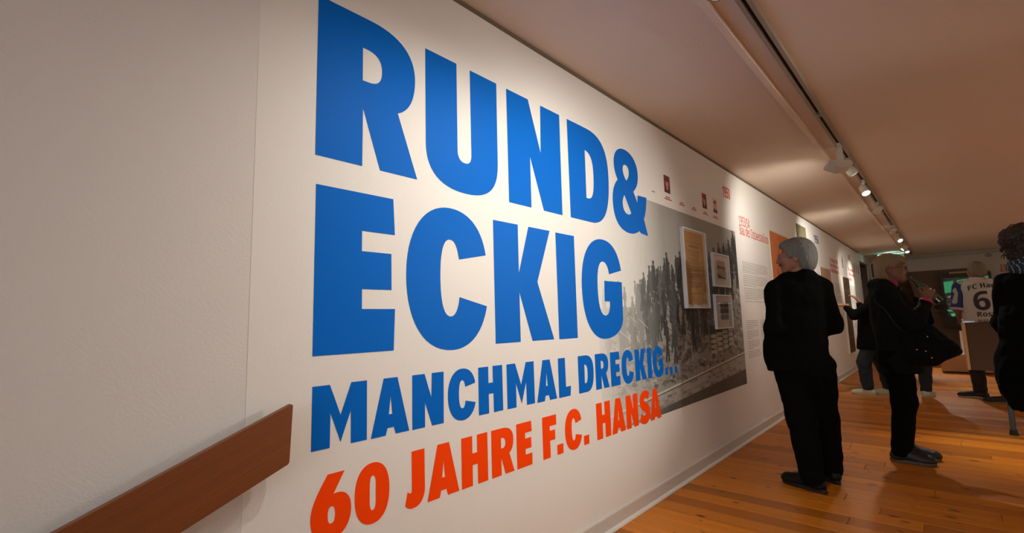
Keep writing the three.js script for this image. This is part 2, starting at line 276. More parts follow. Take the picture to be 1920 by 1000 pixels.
const WX = 0.0018;  // face of the wall covering plus a hair
function lettering(label, list, base, cap, m, drop = 0) {
  const t = thing('wall_lettering', label, 'lettering', [WX, base(list[0][1]), -list[0][1]]);
  for (const [ch, u] of list) { const o = obj('letter', letterGeo(ch, cap), m, t); o.position.set(0, base(u) - base(list[0][1]), -(u - list[0][1])); }
  return t;
}
lettering('huge blue RUND and ampersand, topmost line of the wall title', [['R', 0.717], ['U', 1.187], ['N', 1.695], ['D', 2.216], ['&', 2.698]], () => 1.787, 0.59, M.blue);
lettering('huge blue word ECKIG, second line of the wall title', [['E', 0.722], ['C', 1.088], ['K', 1.578], ['I', 2.063], ['G', 2.297]], (u) => 1.105 - 0.004 * (u - 0.7), 0.58, M.blue);
lettering('smaller blue line reading MANCHMAL DRECKIG with three dots below the huge title', [['M', 0.724], ['A', 0.938], ['N', 1.115], ['C', 1.291], ['H', 1.464], ['M', 1.646], ['A', 1.862], ['L', 2.043], ['D', 2.226], ['R', 2.399], ['E', 2.567], ['C', 2.699], ['K', 2.874], ['I', 3.046], ['G', 3.126], [',', 3.314], [',', 3.393], [',', 3.472]], (u) => 0.803 - 0.0056 * (u - 0.72), 0.204, M.blue);
lettering('orange-red line reading 60 JAHRE F.C. HANSA, lowest of the wall title', [['6', 0.726], ['0', 0.878], ['J', 1.082], ['A', 1.184], ['H', 1.36], ['R', 1.536], ['E', 1.702], ['F', 1.895], ['.', 2.011], ['C', 2.082], ['.', 2.253], ['H', 2.387], ['A', 2.552], ['N', 2.727], ['S', 2.902], ['A', 3.047]], (u) => 0.521 - 0.0042 * (u - 0.72), 0.203, M.red);

const fonts = {};
for (const n of ['sans_bold', 'sans_regular', 'serif_bold']) fonts[n] = await new FontLoader().loadAsync(`fonts/droid/droid_${n}.typeface.json`);
function textShapes(str, font, size, sx = 1) { // flat geometry, baseline at 0, facing +x, running along -z
  const g = new THREE.ExtrudeGeometry(fonts[font].generateShapes(str, size), { depth: 0.0005, bevelEnabled: false, curveSegments: 4 });
  g.scale(sx, 1, 1); g.rotateY(Math.PI / 2); return g;
}
function wallText(name, label, lines, u, m, font = 'sans_bold', sx = 0.72) {
  const t = thing(name, label, 'lettering', [WX, 0, -u]);
  for (const [s, y, size, du = 0] of lines) { const o = obj('line', textShapes(s, font, size, sx), m, t); o.position.set(0, y, -du); }
  return t;
}
const capK = 0.714;  // cap height of the text face over its size
wallText('wall_lettering', 'red year 1950 high on the wall beside the last small portrait', [['1950', 2.385, 0.115 / capK * 0.72]], 4.85, M.textRed, 'sans_bold', 0.64);
wallText('wall_lettering', 'red heading 1953/54 Bau des Ostseestadions right of the big photograph', [['1953/54', 2.155, 0.075 / capK], ['Bau des Ostseestadions', 2.055, 0.075 / capK]], 5.29, M.textRed, 'sans_regular', 0.7);
wallText('wall_lettering', 'blue year 1956 high on the wall just behind the grey-haired man', [['1956', 2.385, 0.1 / capK]], 9.24, M.textBlue, 'sans_bold', 0.9);
wallText('wall_lettering', 'red three-line heading on the wall between the brown photo print and tall panels', [['5. Februar 1965', 2.16, 0.058 / capK], ['Eine Reise nach', 2.06, 0.058 / capK], ['Fußballrostock', 1.96, 0.058 / capK]], 10.5, M.textRed, 'sans_bold', 1.15);
wallText('wall_lettering', 'small red year high on the spotlit wall near the far doorway', [['1967', 2.37, 0.09 / capK]], 12.9, M.textRed, 'sans_bold', 0.8);
wallText('wall_lettering', 'faint red heading in the light streak right of the tall brown panels', [['28. Dezember', 2.12, 0.055 / capK], ['1965 Gründung', 2.01, 0.055 / capK], ['des F.C.', 1.9, 0.055 / capK]], 12.75, M.textRed, 'sans_bold', 1.1);

// lines of small print: bars broken into word lengths, too small to read
function textBlock(label, u0, u1, y0, y1, lineH, paras) {
  const gs = []; let y = y0, k = 0;
  while (y > y1) {
    const last = paras && ++k % paras === 0; let u = u0; const end = last ? u0 + (u1 - u0) * rr(0.3, 0.75) : u1 - rr(0, 0.06) * (u1 - u0);
    while (u < end) { const w = Math.min(rr(0.012, 0.07), end - u); if (w > 0.01) gs.push(bx(0, y, -u, 0.0004, y + lineH * 0.22, -(u + w))); u += w + lineH * 0.55; }
    y -= lineH * (last ? 1.55 : 1);
  }
  const m = obj('text_block', gs, M.textGrey); m.position.x = WX; return tag(m, label, 'text');
}
textBlock('long grey paragraph of small print left of the orange poster', 5.29, 6.24, 1.76, 1.33, 0.0185, 7);
textBlock('narrow left column of small print low on the wall beside the big photograph', 5.27, 5.68, 1.14, 0.76, 0.019, 5);
textBlock('narrow right column of small print low on the wall behind the grey-haired man', 5.76, 6.2, 1.14, 0.76, 0.019, 5);
textBlock('column of small print on the far wall left of the tall brown panels', 10.62, 11.4, 1.76, 1.42, 0.026, 9);
textBlock('short lower column of small print left of the lower tall brown panel', 10.9, 11.3, 1.17, 0.86, 0.026, 7);
textBlock('column of small print on the far wall right of the tall brown panels', 12.75, 13.7, 1.78, 1.4, 0.026, 9);
textBlock('lower column of small print right of the lower tall brown panel', 12.75, 13.3, 1.16, 0.85, 0.026, 7);

// ---------------------------------------------------------------- the big printed photograph (u 2.46..5.13, y .525..2.06)
{
  const U0 = 2.46, U1 = 5.13, Y0 = 0.525, Y1 = 2.06, W = 2048, Hh = Math.round(2048 * (Y1 - Y0) / (U1 - U0));
  const X = (u) => (u - U0) / (U1 - U0) * W, Y = (y) => (Y1 - y) / (Y1 - Y0) * Hh, S = W / (U1 - U0);
  const tex = canvasTex(W, Hh, (c) => {
    const sky = c.createLinearGradient(0, 0, W, 0); sky.addColorStop(0, '#efe9df'); sky.addColorStop(0.16, '#d8d2c7'); sky.addColorStop(0.36, '#9d9890'); sky.addColorStop(1, '#938d85');
    c.fillStyle = sky; c.fillRect(0, 0, W, Hh);
    for (let i = 0; i < 5000; i++) { c.fillStyle = `rgba(${rnd() < 0.5 ? '70,66,62' : '225,220,212'},${rr(0.01, 0.05)})`; c.fillRect(rr(0, W), rr(0, Hh * 0.6), rr(2, 9), rr(6, 60)); }
    // ridge of the rubble hill
    const ridge = [[2.46, 1.26], [2.9, 1.28], [3.23, 1.42], [3.5, 1.5], [3.9, 1.55], [4.5, 1.66], [4.9, 1.78], [5.13, 1.88]];
    const rid = (u) => { for (let i = 1; i < ridge.length; i++) if (u <= ridge[i][0]) { const [a, b] = [ridge[i - 1], ridge[i]], t = (u - a[0]) / (b[0] - a[0]); return a[1] + t * (b[1] - a[1]); } return 1.88; };
    c.fillStyle = '#8d877e'; c.beginPath(); c.moveTo(0, Hh); for (let u = U0; u <= U1 + 0.01; u += 0.03) c.lineTo(X(u), Y(rid(u) + 0.02 * perlin.noise(u * 8, 2, 3))); c.lineTo(W, Hh); c.fill();
    for (let i = 0; i < 2600; i++) { // rubble facets
      const u = rr(U0, U1), y = rr(0.72, rid(u)), s = rr(5, 34), v = Math.floor(rr(30, 190) * (u > 4.6 ? 1.15 : 1)); c.fillStyle = `rgba(${v},${v * 0.97},${v * 0.92},${rr(0.25, 0.7)})`;
      const x = X(u), yy = Y(y); c.beginPath(); c.moveTo(x - s, yy + rr(-4, 6)); c.lineTo(x + rr(-s, 0), yy - s * rr(0.2, 0.8)); c.lineTo(x + s, yy - rr(-4, 8)); c.lineTo(x + rr(0, s), yy + s * rr(0.2, 0.7)); c.fill();
    }
    // workers
    const man = (u, y, s, g) => {
      const x = X(u), f = Y(y), k = s * S, v = Math.floor(g), col = `rgb(${v},${v},${v * 0.95})`; c.fillStyle = col; c.strokeStyle = col; c.lineCap = 'round';
      const l = rr(-0.08, 0.08) * k;
      c.lineWidth = k * 0.1; c.beginPath(); c.moveTo(x - 0.07 * k, f); c.lineTo(x - 0.02 * k + l, f - 0.48 * k); c.lineTo(x + 0.09 * k, f); c.stroke();
      c.beginPath(); c.ellipse(x + l * 1.3, f - 0.66 * k, 0.115 * k, 0.23 * k, l / k, 0, 7); c.fill();
      c.beginPath(); c.ellipse(x + l * 1.6, f - 0.94 * k, 0.062 * k, 0.075 * k, 0, 0, 7); c.fill();
      if (rnd() < 0.6) { c.fillRect(x + l * 1.6 - 0.08 * k, f - 1.0 * k, 0.16 * k, 0.035 * k); }
      c.lineWidth = k * 0.065; c.beginPath(); c.moveTo(x + l, f - 0.8 * k); const hx = x + rr(-0.26, 0.26) * k; c.lineTo(hx, f - rr(0.4, 0.66) * k); c.stroke();
      if (rnd() < 0.45) { c.lineWidth = Math.max(2, k * 0.028); c.strokeStyle = rnd() < 0.4 ? 'rgba(190,184,172,.8)' : col; c.beginPath(); c.moveTo(hx - 0.25 * k, f - rr(0.7, 0.2) * k); c.lineTo(hx + 0.3 * k, f - rr(0, 0.35) * k); c.stroke(); }
    };
    for (let i = 0; i < 210; i++) { const u = i < 18 ? rr(2.5, 3.0) : rr(2.95, 5.12), d = Math.pow(rnd(), 1.5); const y = rid(u) - 0.04 - d * 0.42; if (y < 0.85) continue; man(u, y, rr(0.17, 0.22) * (1 + d * 0.6), rr(30, 82) + (u < 3 ? 50 : 0) - 12 * d); }
    for (const [u, y] of [[3.48, 1.46], [3.72, 1.49], [3.25, 1.38], [4.9, 1.72], [4.62, 1.66], [5.07, 1.83]]) man(u, y, 0.23, 34);
    for (let i = 0; i < 26; i++) { const u = rr(3.1, 4.7); man(u, rr(0.84, 1.08), rr(0.26, 0.34), rr(36, 80)); }
    c.fillStyle = 'rgba(40,38,34,.4)'; for (let i = 0; i < 40; i++) { c.beginPath(); c.ellipse(X(rr(3.2, 4.6)), Y(rr(0.86, 1.3)), rr(14, 60), rr(10, 34), rr(-0.5, 0.5), 0, 7); c.fill(); }
    // pale stacked slabs low at the right
    for (let i = 0; i < 16; i++) { const u = 4.25 + (i % 4) * 0.15, y = 0.9 + Math.floor(i / 4) * 0.045; c.fillStyle = `rgb(${rr(150, 190)},${rr(148, 182)},${rr(138, 170)})`; c.fillRect(X(u), Y(y + (u - 4.2) * 0.1), 0.13 * S, 0.03 * S); }
    // kerb, stone wall and dark path, rising to the right
    const wallTop = (u) => 0.665 + (u - 3.23) * 0.082, wallBot = (u) => 0.565 + (u - 3.23) * 0.055;
    c.fillStyle = '#a39d92'; c.beginPath(); c.moveTo(0, Y(wallTop(U0))); c.lineTo(W, Y(wallTop(U1))); c.lineTo(W, Y(wallBot(U1))); c.lineTo(0, Y(wallBot(U0))); c.fill();
    for (let r = 0; r < 4; r++) { for (let u = U0 + (r % 2) * 0.05; u < U1; u += rr(0.08, 0.13)) { const t0 = r / 4, a = wallTop(u) + (wallBot(u) - wallTop(u)) * (t0 + 0.25), v = rr(110, 175); c.fillStyle = `rgba(${v},${v * 0.97},${v * 0.9},.8)`; c.fillRect(X(u), Y(a) - 0.024 * S, 0.08 * S, 0.021 * S); } }
    c.strokeStyle = '#c9c3b6'; c.lineWidth = 12; c.beginPath(); c.moveTo(0, Y(wallTop(U0)) - 6); c.lineTo(W, Y(wallTop(U1)) - 6); c.stroke();
    c.strokeStyle = '#2b2926'; c.lineWidth = 5; c.beginPath(); c.moveTo(0, Y(wallTop(U0)) + 3); c.lineTo(W, Y(wallTop(U1)) + 3); c.stroke();
    c.fillStyle = '#56534c'; c.beginPath(); c.moveTo(0, Y(wallBot(U0))); c.lineTo(W, Y(wallBot(U1))); c.lineTo(W, Hh); c.lineTo(0, Hh); c.fill();
    for (let i = 0; i < 700; i++) { c.fillStyle = `rgba(${rnd() < 0.5 ? '30,28,25' : '150,146,136'},${rr(0.05, 0.25)})`; c.fillRect(rr(0, W), rr(Hh * 0.86, Hh), rr(4, 50), rr(1, 4)); }
    // the print fades out into the wall at its left and bleaches there
    const f = c.createLinearGradient(0, 0, W * 0.34, 0); f.addColorStop(0, 'rgba(233,228,220,.93)'); f.addColorStop(0.25, 'rgba(233,228,220,.62)'); f.addColorStop(1, 'rgba(233,228,220,0)'); c.fillStyle = f; c.fillRect(0, 0, W, Hh);
  });
  const g = new THREE.BoxGeometry(0.0003, Y1 - Y0, U1 - U0);
  // face +x of the box carries the print: u runs along -z
  const m = obj('photo_mural', g, mat([0.95, 1.0, 1.03], 0.6, { map: tex })); m.position.set(0.0015, (Y0 + Y1) / 2, -(U0 + U1) / 2);
  tag(m, 'large grey historic photograph of workers on a rubble hill printed on the wall', 'mural');
}

// ---------------------------------------------------------------- small portraits and captions above the photograph
function face(c, W, Hh, v) { // red duotone head and shoulders
  c.fillStyle = ['#7d1d12', '#8c2a1c', '#d9a690'][v]; c.fillRect(0, 0, W, Hh);
  if (v < 2) { c.fillStyle = v ? '#a2402c' : '#70170e'; c.fillRect(0, 0, W * 0.3, Hh); }
  c.fillStyle = ['#4f0f0a', '#5a140d', '#6e1a12'][v]; c.beginPath(); c.ellipse(W * 0.5, Hh * 1.02, W * 0.56, Hh * 0.34, 0, 0, 7); c.fill();
  c.fillStyle = v === 2 ? '#d8a48e' : '#cf9a85'; c.fillRect(W * 0.4, Hh * 0.55, W * 0.2, Hh * 0.2);
  c.beginPath(); c.ellipse(W * 0.5, Hh * 0.42, W * 0.24, Hh * 0.23, 0, 0, 7); c.fill();
  c.fillStyle = '#5c140d'; c.beginPath(); c.ellipse(W * 0.5, Hh * 0.25, W * 0.26, Hh * 0.11, v === 1 ? 0.3 : -0.1, 0, 7); c.fill();
  if (v === 1) c.fillRect(W * 0.66, Hh * 0.2, W * 0.1, Hh * 0.3);
  c.fillStyle = '#6d1f15'; for (const s of [-1, 1]) { c.beginPath(); c.ellipse(W * (0.5 + s * 0.1), Hh * 0.41, W * 0.05, Hh * 0.02, 0, 0, 7); c.fill(); c.fillRect(W * (0.5 + s * 0.1) - W * 0.07, Hh * 0.365, W * 0.14, Hh * 0.018); }
  c.fillRect(W * 0.485, Hh * 0.42, W * 0.05, Hh * 0.07); c.fillRect(W * 0.41, Hh * 0.545, W * 0.18, Hh * 0.02);
  c.fillStyle = '#e9cdbf'; c.beginPath(); c.moveTo(W * 0.4, Hh * 0.72); c.lineTo(W * 0.5, Hh * 0.86); c.lineTo(W * 0.6, Hh * 0.72); c.fill();
}
[[3.5, 'dark red portrait print of a man at far left of the portrait row'], [4.285, 'dark red portrait print, middle one of the three above the photograph'], [4.555, 'red portrait print with pale background, nearest to the year 1950']].forEach(([u, label], i) => {
  const t = obj('portrait_print', new THREE.BoxGeometry(0.0004, 0.14, 0.107), mat(0xffffff, 0.6, { map: canvasTex(160, 208, (c, a, b) => face(c, a, b, i)) }));
  t.position.set(WX, 2.247, -(u + 0.053)); tag(t, label, 'portrait');
});
[[3.28, 0.045, 1, 'tiny one-line red caption at the left start of the portrait row'], [3.49, 0.13, 2, 'tiny red caption under the leftmost portrait'], [3.77, 0.105, 2, 'first tiny red caption without a picture, right of the leftmost portrait'], [4.03, 0.1, 2, 'second tiny red caption without a picture, left of the middle portrait'], [4.28, 0.125, 2, 'tiny red caption under the middle portrait'], [4.53, 0.135, 2, 'tiny red caption under the portrait beside the year 1950']].forEach(([u, w, n, label]) => {
  const gs = []; for (let l = 0; l < n; l++) { let x = l ? 0 : n > 1 ? w * 0.2 : 0; const e = l ? w : w * (n > 1 ? 0.78 : 1); while (x < e) { const q = rr(0.006, 0.014); gs.push(bx(0, 2.137 - l * 0.016, -(u + x), 0.0004, 2.146 - l * 0.016, -(u + Math.min(x + q, e)))); x += q + 0.0025; } }
  const o = obj('caption', gs, M.textRed); o.position.x = WX; tag(o, label, 'caption');
});

// ---------------------------------------------------------------- framed pieces
function frame(name, label, u0, u1, y0, y1, d, print, mat_) {
  const t = thing(name, label, 'frame', [0.0014, 0, 0]); const b = 0.013, f = d;
  obj('frame_rail', rbx(0, y1 - b, -u0, f, y1, -u1, 0.0015), M.frameWhite, t); obj('frame_rail', rbx(0, y0, -u0, f, y0 + b, -u1, 0.0015), M.frameWhite, t);
  obj('frame_stile', rbx(0, y0 + b, -u0, f, y1 - b, -(u0 + b), 0.0015), M.frameWhite, t); obj('frame_stile', rbx(0, y0 + b, -(u1 - b), f, y1 - b, -u1, 0.0015), M.frameWhite, t);
  obj('backing', bx(0, y0 + b, -(u0 + b), f - 0.012, y1 - b, -(u1 - b)), mat_, t);
  const [a0, a1, c0, c1] = print.at; const p = obj('print', new THREE.BoxGeometry(0.0006, c1 - c0, a1 - a0), mat(0xffffff, 0.8, { map: print.tex }), t); p.position.set(f - 0.0115, (c0 + c1) / 2, -(a0 + a1) / 2);
  obj('glass', bx(f - 0.006, y0 + b, -(u0 + b), f - 0.004, y1 - b, -(u1 - b)), M.pane, t);
  return t;
}
const docTex = canvasTex(512, 660, (c, W, Hh) => {
  c.fillStyle = '#b98a45'; c.fillRect(0, 0, W, Hh);
  for (let i = 0; i < 500; i++) { c.fillStyle = `rgba(${rnd() < 0.5 ? '120,80,30' : '220,175,105'},${rr(0.02, 0.07)})`; c.fillRect(rr(0, W), rr(0, Hh), rr(5, 60), rr(2, 20)); }
  c.fillStyle = '#c09a5a'; c.fillRect(W * 0.1, Hh * 0.14, W * 0.8, Hh * 0.72); c.strokeStyle = '#3a2c17'; c.lineWidth = 3; c.strokeRect(W * 0.1, Hh * 0.14, W * 0.8, Hh * 0.72); c.strokeRect(W * 0.13, Hh * 0.155, W * 0.74, Hh * 0.69);
  c.fillStyle = '#2a2014'; for (let x = W * 0.22; x < W * 0.72; x += 20) { c.fillRect(x, Hh * (0.185 + rr(-0.004, 0.004)), 13, 20); c.fillRect(x + 3, Hh * 0.18 - rr(0, 6), 4, 34); }
  let y = Hh * 0.25; for (let b = 0; b < 5; b++) { for (let l = 0; l < 5; l++) { let x = W * 0.17; const e = W * rr(0.62, 0.82); while (x < e) { const w = rr(10, 40); c.fillStyle = 'rgba(45,34,20,.85)'; c.fillRect(x, y, w, 6); x += w + 8; } y += Hh * 0.0195; } if (b !== 2) { c.fillStyle = '#2a2014'; c.fillRect(W * 0.15, y - Hh * 0.0975, 12, 18); } y += Hh * 0.012; }
  c.fillStyle = 'rgba(60,45,25,.7)'; c.font = 'bold 34px sans-serif'; c.fillText('H. D 7', W * 0.16, Hh * 0.93);
});
frame('framed_document', 'tall white frame holding a yellowed printed document, hung on the big photograph', 3.728, 4.22, 1.268, 1.928, 0.032, { at: [3.765, 4.165, 1.3, 1.905], tex: docTex }, M.paper);
const photoTex = (v) => canvasTex(256, 300, (c, W, Hh) => {
  c.fillStyle = v ? '#4a443d' : '#b5a091'; c.fillRect(0, 0, W, Hh);
  if (!v) { c.fillStyle = '#5a4a3f'; c.beginPath(); c.moveTo(0, 90); for (let x = 0; x <= W; x += 12) c.lineTo(x, 96 + rr(-14, 10)); c.lineTo(W, 140); c.lineTo(0, 140); c.fill(); for (let i = 0; i < 260; i++) { c.fillStyle = `rgba(${rnd() < 0.5 ? '90,74,62' : '210,192,176'},.4)`; c.fillRect(rr(0, W), rr(130, Hh), rr(4, 30), rr(2, 8)); } c.fillStyle = '#35291f'; c.beginPath(); c.moveTo(0, 230); c.lineTo(W, 285); c.lineTo(W, Hh); c.lineTo(0, Hh); c.fill(); }
  else { for (let i = 0; i < 240; i++) { c.fillStyle = `rgba(${rnd() < 0.65 ? '18,16,14' : '140,128,114'},.45)`; c.beginPath(); c.ellipse(rr(0, W), rr(30, Hh), rr(4, 26), rr(4, 30), rr(0, 3), 0, 7); c.fill(); } c.strokeStyle = '#a29483'; c.lineWidth = 5; c.beginPath(); c.moveTo(20, 60); c.quadraticCurveTo(150, 120, 110, 280); c.stroke(); }
});
frame('framed_photo', 'small white frame with a brownish landscape photo, upper of the two right of the document', 4.385, 4.815, 1.467, 1.778, 0.024, { at: [4.5, 4.715, 1.545, 1.715], tex: photoTex(0) }, M.paper);
frame('framed_photo', 'small white frame with a dark photo, lower of the two right of the document', 4.365, 4.8, 1.083, 1.395, 0.025, { at: [4.5, 4.715, 1.165, 1.325], tex: photoTex(1) }, M.paper);

// ---------------------------------------------------------------- posters and panels farther along the wall
function panel(name, label, cat, u0, u1, y0, y1, d, m, edge = M.paper) { const t = thing(name, label, cat, [0.0014, 0, 0]); obj('board', rbx(0, y0, -u0, d, y1, -u1, 0.001, 1), edge, t); const p = obj('print', new THREE.BoxGeometry(0.0006, y1 - y0 - 0.03, u1 - u0 - 0.03), m, t); p.position.set(d + 0.0004, (y0 + y1) / 2, -(u0 + u1) / 2); return t; }
panel('poster', 'orange-brown poster with a faded oval motif on the wall before the grey-haired man', 'poster', 6.42, 7.4, 1.25, 2.25, 0.008, mat(0xffffff, 0.7, { map: canvasTex(512, 640, (c, W, Hh) => {
  c.fillStyle = '#cf7640'; c.fillRect(0, 0, W, Hh); for (let i = 0; i < 900; i++) { c.fillStyle = `rgba(${rnd() < 0.5 ? '170,80,34' : '240,170,110'},${rr(0.02, 0.08)})`; c.beginPath(); c.ellipse(rr(0, W), rr(0, Hh), rr(6, 50), rr(3, 26), rr(0, 3), 0, 7); c.fill(); }
  c.strokeStyle = 'rgba(160,66,26,.55)'; c.lineWidth = 26; c.beginPath(); c.ellipse(W * 0.6, Hh * 0.44, W * 0.3, Hh * 0.3, 0.2, 0, 7); c.stroke(); c.strokeStyle = 'rgba(245,190,140,.4)'; c.lineWidth = 10; c.beginPath(); c.ellipse(W * 0.6, Hh * 0.44, W * 0.2, Hh * 0.2, 0.2, 0, 7); c.stroke();
}) }));
panel('poster', 'blue-grey poster strip directly right of the orange poster', 'poster', 7.44, 8.1, 1.3, 2.24, 0.006, mat([0.16, 0.2, 0.24], 0.7));
panel('certificate', 'small olive-framed certificate high on the wall above the grey-haired man', 'certificate', 7.97, 8.53, 2.24, 2.53, 0.02, mat([0.2, 0.18, 0.10], 0.7), mat([0.20, 0.18, 0.07], 0.5));
panel('photo_print', 'brown photo print on the wall right of the grey-haired man', 'photo', 9.47, 10.42, 1.3, 2.0, 0.008, mat(0xffffff, 0.7, { map: canvasTex(256, 256, (c, W, Hh) => { c.fillStyle = '#b08a72'; c.fillRect(0, 0, W, Hh); c.fillStyle = '#7d5f4d'; c.fillRect(0, Hh * 0.4, W, Hh * 0.6); c.fillStyle = '#402c22'; for (let x = 16; x < W; x += 24) { c.beginPath(); c.ellipse(x, Hh * 0.36, 6, 8, 0, 0, 7); c.fill(); c.fillRect(x - 8, Hh * 0.39, 16, 70); } }) }));
const tallTex = (s) => canvasTex(256, 320, (c, W, Hh) => { c.fillStyle = '#5a4128'; c.fillRect(0, 0, W, Hh); for (let i = 0; i < 400; i++) { c.fillStyle = `rgba(${rnd() < 0.6 ? '30,20,12' : '130,98,60'},${rr(0.05, 0.25)})`; c.fillRect(rr(0, W), rr(0, Hh), rr(4, 50), rr(2, 24)); } c.fillStyle = '#6e5330'; c.fillRect(0, Hh * (0.4 + 0.2 * s), W, 20); });
panel('exhibit_board', 'tall white-edged panel with dark brown print, upper of the pair by the pointing hand', 'panel', 11.6, 12.45, 1.28, 1.94, 0.03, mat(0xffffff, 0.6, { map: tallTex(0) }));
panel('exhibit_board', 'tall white-edged panel with dark brown print, lower of the pair under the pointing hand', 'panel', 11.6, 12.35, 0.38, 1.245, 0.03, mat(0xffffff, 0.6, { map: tallTex(1) }));
for (const [u, label] of [[11.95, 'tiny red standing figure print left of the row of three figures'], [13.68, 'first of three tiny red figure prints near the far doorway'], [14.0, 'second of three tiny red figure prints near the far doorway'], [14.32, 'third of three tiny red figure prints, closest to the far doorway']]) {
  const s = new THREE.Shape(); s.moveTo(0, 0); s.lineTo(0.03, 0.1); s.lineTo(0.0, 0.14); s.lineTo(0.05, 0.2); s.absarc(0.075, 0.225, 0.025, Math.PI, -Math.PI * 0.2, true); s.lineTo(0.13, 0.13); s.lineTo(0.1, 0.1); s.lineTo(0.13, 0); s.lineTo(0.09, 0); s.lineTo(0.07, 0.08); s.lineTo(0.045, 0);
  const g = new THREE.ExtrudeGeometry(s, { depth: 0.0005, bevelEnabled: false }); g.rotateY(Math.PI / 2); const o = obj('figure_print', g, mat('#7c4433', 0.7)); o.position.set(WX, 2.13, -u); tag(o, label, 'print');
}
// ---------------------------------------------------------------- ceiling track and lamps
struct('trim_2', rbx(0.812, CEIL - 0.03, -8.35, 0.85, CEIL - 0.0003, BACK, 0.003), M.ceiling);
struct('trim_3', rbx(0.806, CEIL - 0.022, FAR + 0.4, 0.836, CEIL - 0.0003, -8.36, 0.003), M.ceiling);
{
  const t = thing('light_track', 'long ceiling track with a dark slot that carries the spotlights', 'track', [0.98, CEIL, 0]);
  const z0 = 3.6, z1 = -16.4;
  obj('flange', bx(-0.03, -0.034, z1, -0.011, -0.0003, z0), M.trackPaint, t); obj('flange', bx(0.009, -0.034, z1, 0.03, -0.0003, z0), M.trackPaint, t);
  obj('slot', bx(-0.011, -0.012, z1, 0.009, -0.0006, z0), M.trackDark, t); obj('conductor', bx(0.004, -0.022, z1, 0.0075, -0.0125, z0), M.copper, t);
  for (const z of [-4.1, -7.2, -8.9, -10.1, -12.6]) obj('coupler', bx(-0.0105, -0.033, z - 0.03, 0.0085, -0.0125, z + 0.03), M.trackPaint, t);
}
const spotLight = (c, I, pos, to, ang, pen, r = 1.5) => { const L = new THREE.SpotLight(new THREE.Color().setRGB(...c), I, 0, ang, pen, 2); L.position.set(...pos); L.target.position.set(...to); L.castShadow = true; L.shadow.mapSize.set(1024, 1024); L.shadow.radius = r; scene.add(L, L.target); return L; };
function spotLamp(label, z, to, I, ang, pen, x = 0.98, drop = 0.135) {
  const t = thing('spotlight', label, 'spotlight', [x, CEIL, z], 0, 'spotlights on the ceiling track');
  obj('adapter', [rbx(-0.013, -0.05, -0.045, 0.013, -0.028, 0.045, 0.004), cyl([0, -0.05, 0], [0, -0.075, 0], 0.016, 0.016)], M.lampPaint, t);
  obj('stem', [cyl([0, -0.072, 0], [0, -drop, 0], 0.011, 0.011)], M.lampPaint, t);
  const d = V(to[0] - x, to[1] - (CEIL - drop), to[2] - z).normalize();
  const prof = [[0.001, -0.062], [0.026, -0.06], [0.036, -0.048], [0.04, -0.02], [0.043, 0.062], [0.041, 0.064], [0.038, 0.05], [0.03, 0.012], [0.001, 0.01]].map(([a, b]) => new THREE.Vector2(a, b));
  const turn = (g) => { g.applyQuaternion(new THREE.Quaternion().setFromUnitVectors(V(0, 1, 0), d)); g.translate(0, -drop, 0); return g; };
  obj('lamp_head', turn(new THREE.LatheGeometry(prof, 28)), M.lampPaint, t);
  obj('lamp_ring', turn(new THREE.TorusGeometry(0.042, 0.0022, 6, 28).rotateX(Math.PI / 2).translate(0, 0.063, 0)), M.black, t);
  obj('lamp_lens', turn(new THREE.CylinderGeometry(0.035, 0.034, 0.004, 28).translate(0, 0.048, 0)), lampFace([1, 0.93, 0.8], I > 0 ? 6 : 0), t);
  if (I > 0) spotLight(WARM, I, [x + d.x * 0.07, CEIL - drop + d.y * 0.07, z + d.z * 0.07], to, ang, pen);
  return t;
}
function floodLamp(label, z, yaw, tilt, I, ang, pen) { // asymmetric wall washer: wedge housing, wide lens turned to the wall
  const t = thing('flood_lamp', label, 'floodlight', [0.98, CEIL, z], 0, 'floodlights on the ceiling track');
  obj('adapter', [rbx(-0.014, -0.06, -0.05, 0.014, -0.028, 0.05, 0.004), cyl([0, -0.06, 0], [0, -0.085, 0], 0.02, 0.02), cyl([-0.02, -0.07, 0.0], [-0.04, -0.07, 0], 0.006, 0.006)], M.lampPaint, t);
  obj('stem', rbx(-0.022, -0.21, -0.02, 0.022, -0.08, 0.02, 0.004), M.lampPaint, t);
  const s = new THREE.Shape(); [[-0.17, 0.005], [-0.135, 0.055], [-0.04, 0.055], [0.08, 0.045], [0.115, 0.02], [0.11, -0.03], [0.06, -0.062], [-0.06, -0.064]].forEach(([a, b], i) => i ? s.lineTo(a, b) : s.moveTo(a, b)); s.closePath();
  const g = new THREE.ExtrudeGeometry(s, { depth: 0.11, bevelEnabled: true, bevelSize: 0.004, bevelThickness: 0.004, bevelSegments: 2 }); g.translate(0, 0, -0.055);
  const h = new THREE.Group(); h.name = 'housing'; h.position.set(-0.01, -0.225, 0); h.rotation.set(-tilt, yaw, 0.06, 'YXZ'); h.scale.setScalar(0.72); t.add(h);
  obj('shell', g, M.lampPaint, h);
  obj('lamp_lens', rbx(-0.1, -0.04, -0.0625, 0.08, 0.04, -0.06, 0.001), lampFace([1, 0.93, 0.8], 4), h);   // on the side turned from the room, facing the wall
  const dir = V(-Math.sin(yaw) * Math.cos(tilt), -Math.sin(tilt), -Math.cos(yaw) * Math.cos(tilt)), p = [0.97 + dir.x * 0.09, CEIL - 0.24 + dir.y * 0.09, z + dir.z * 0.09];
  spotLight(WARM, I, p, [p[0] + dir.x, p[1] + dir.y, p[2] + dir.z], ang, pen, 4);
  return t;
}
const D = Math.PI / 180;
spotLamp('unseen spotlight on the track above the stairs, lighting the left part of the title', -1.25, [0, 0.45, -1.2], LAMP.wash * 0.72, 66 * D, 1);  // out of view; placed to light the left of the title
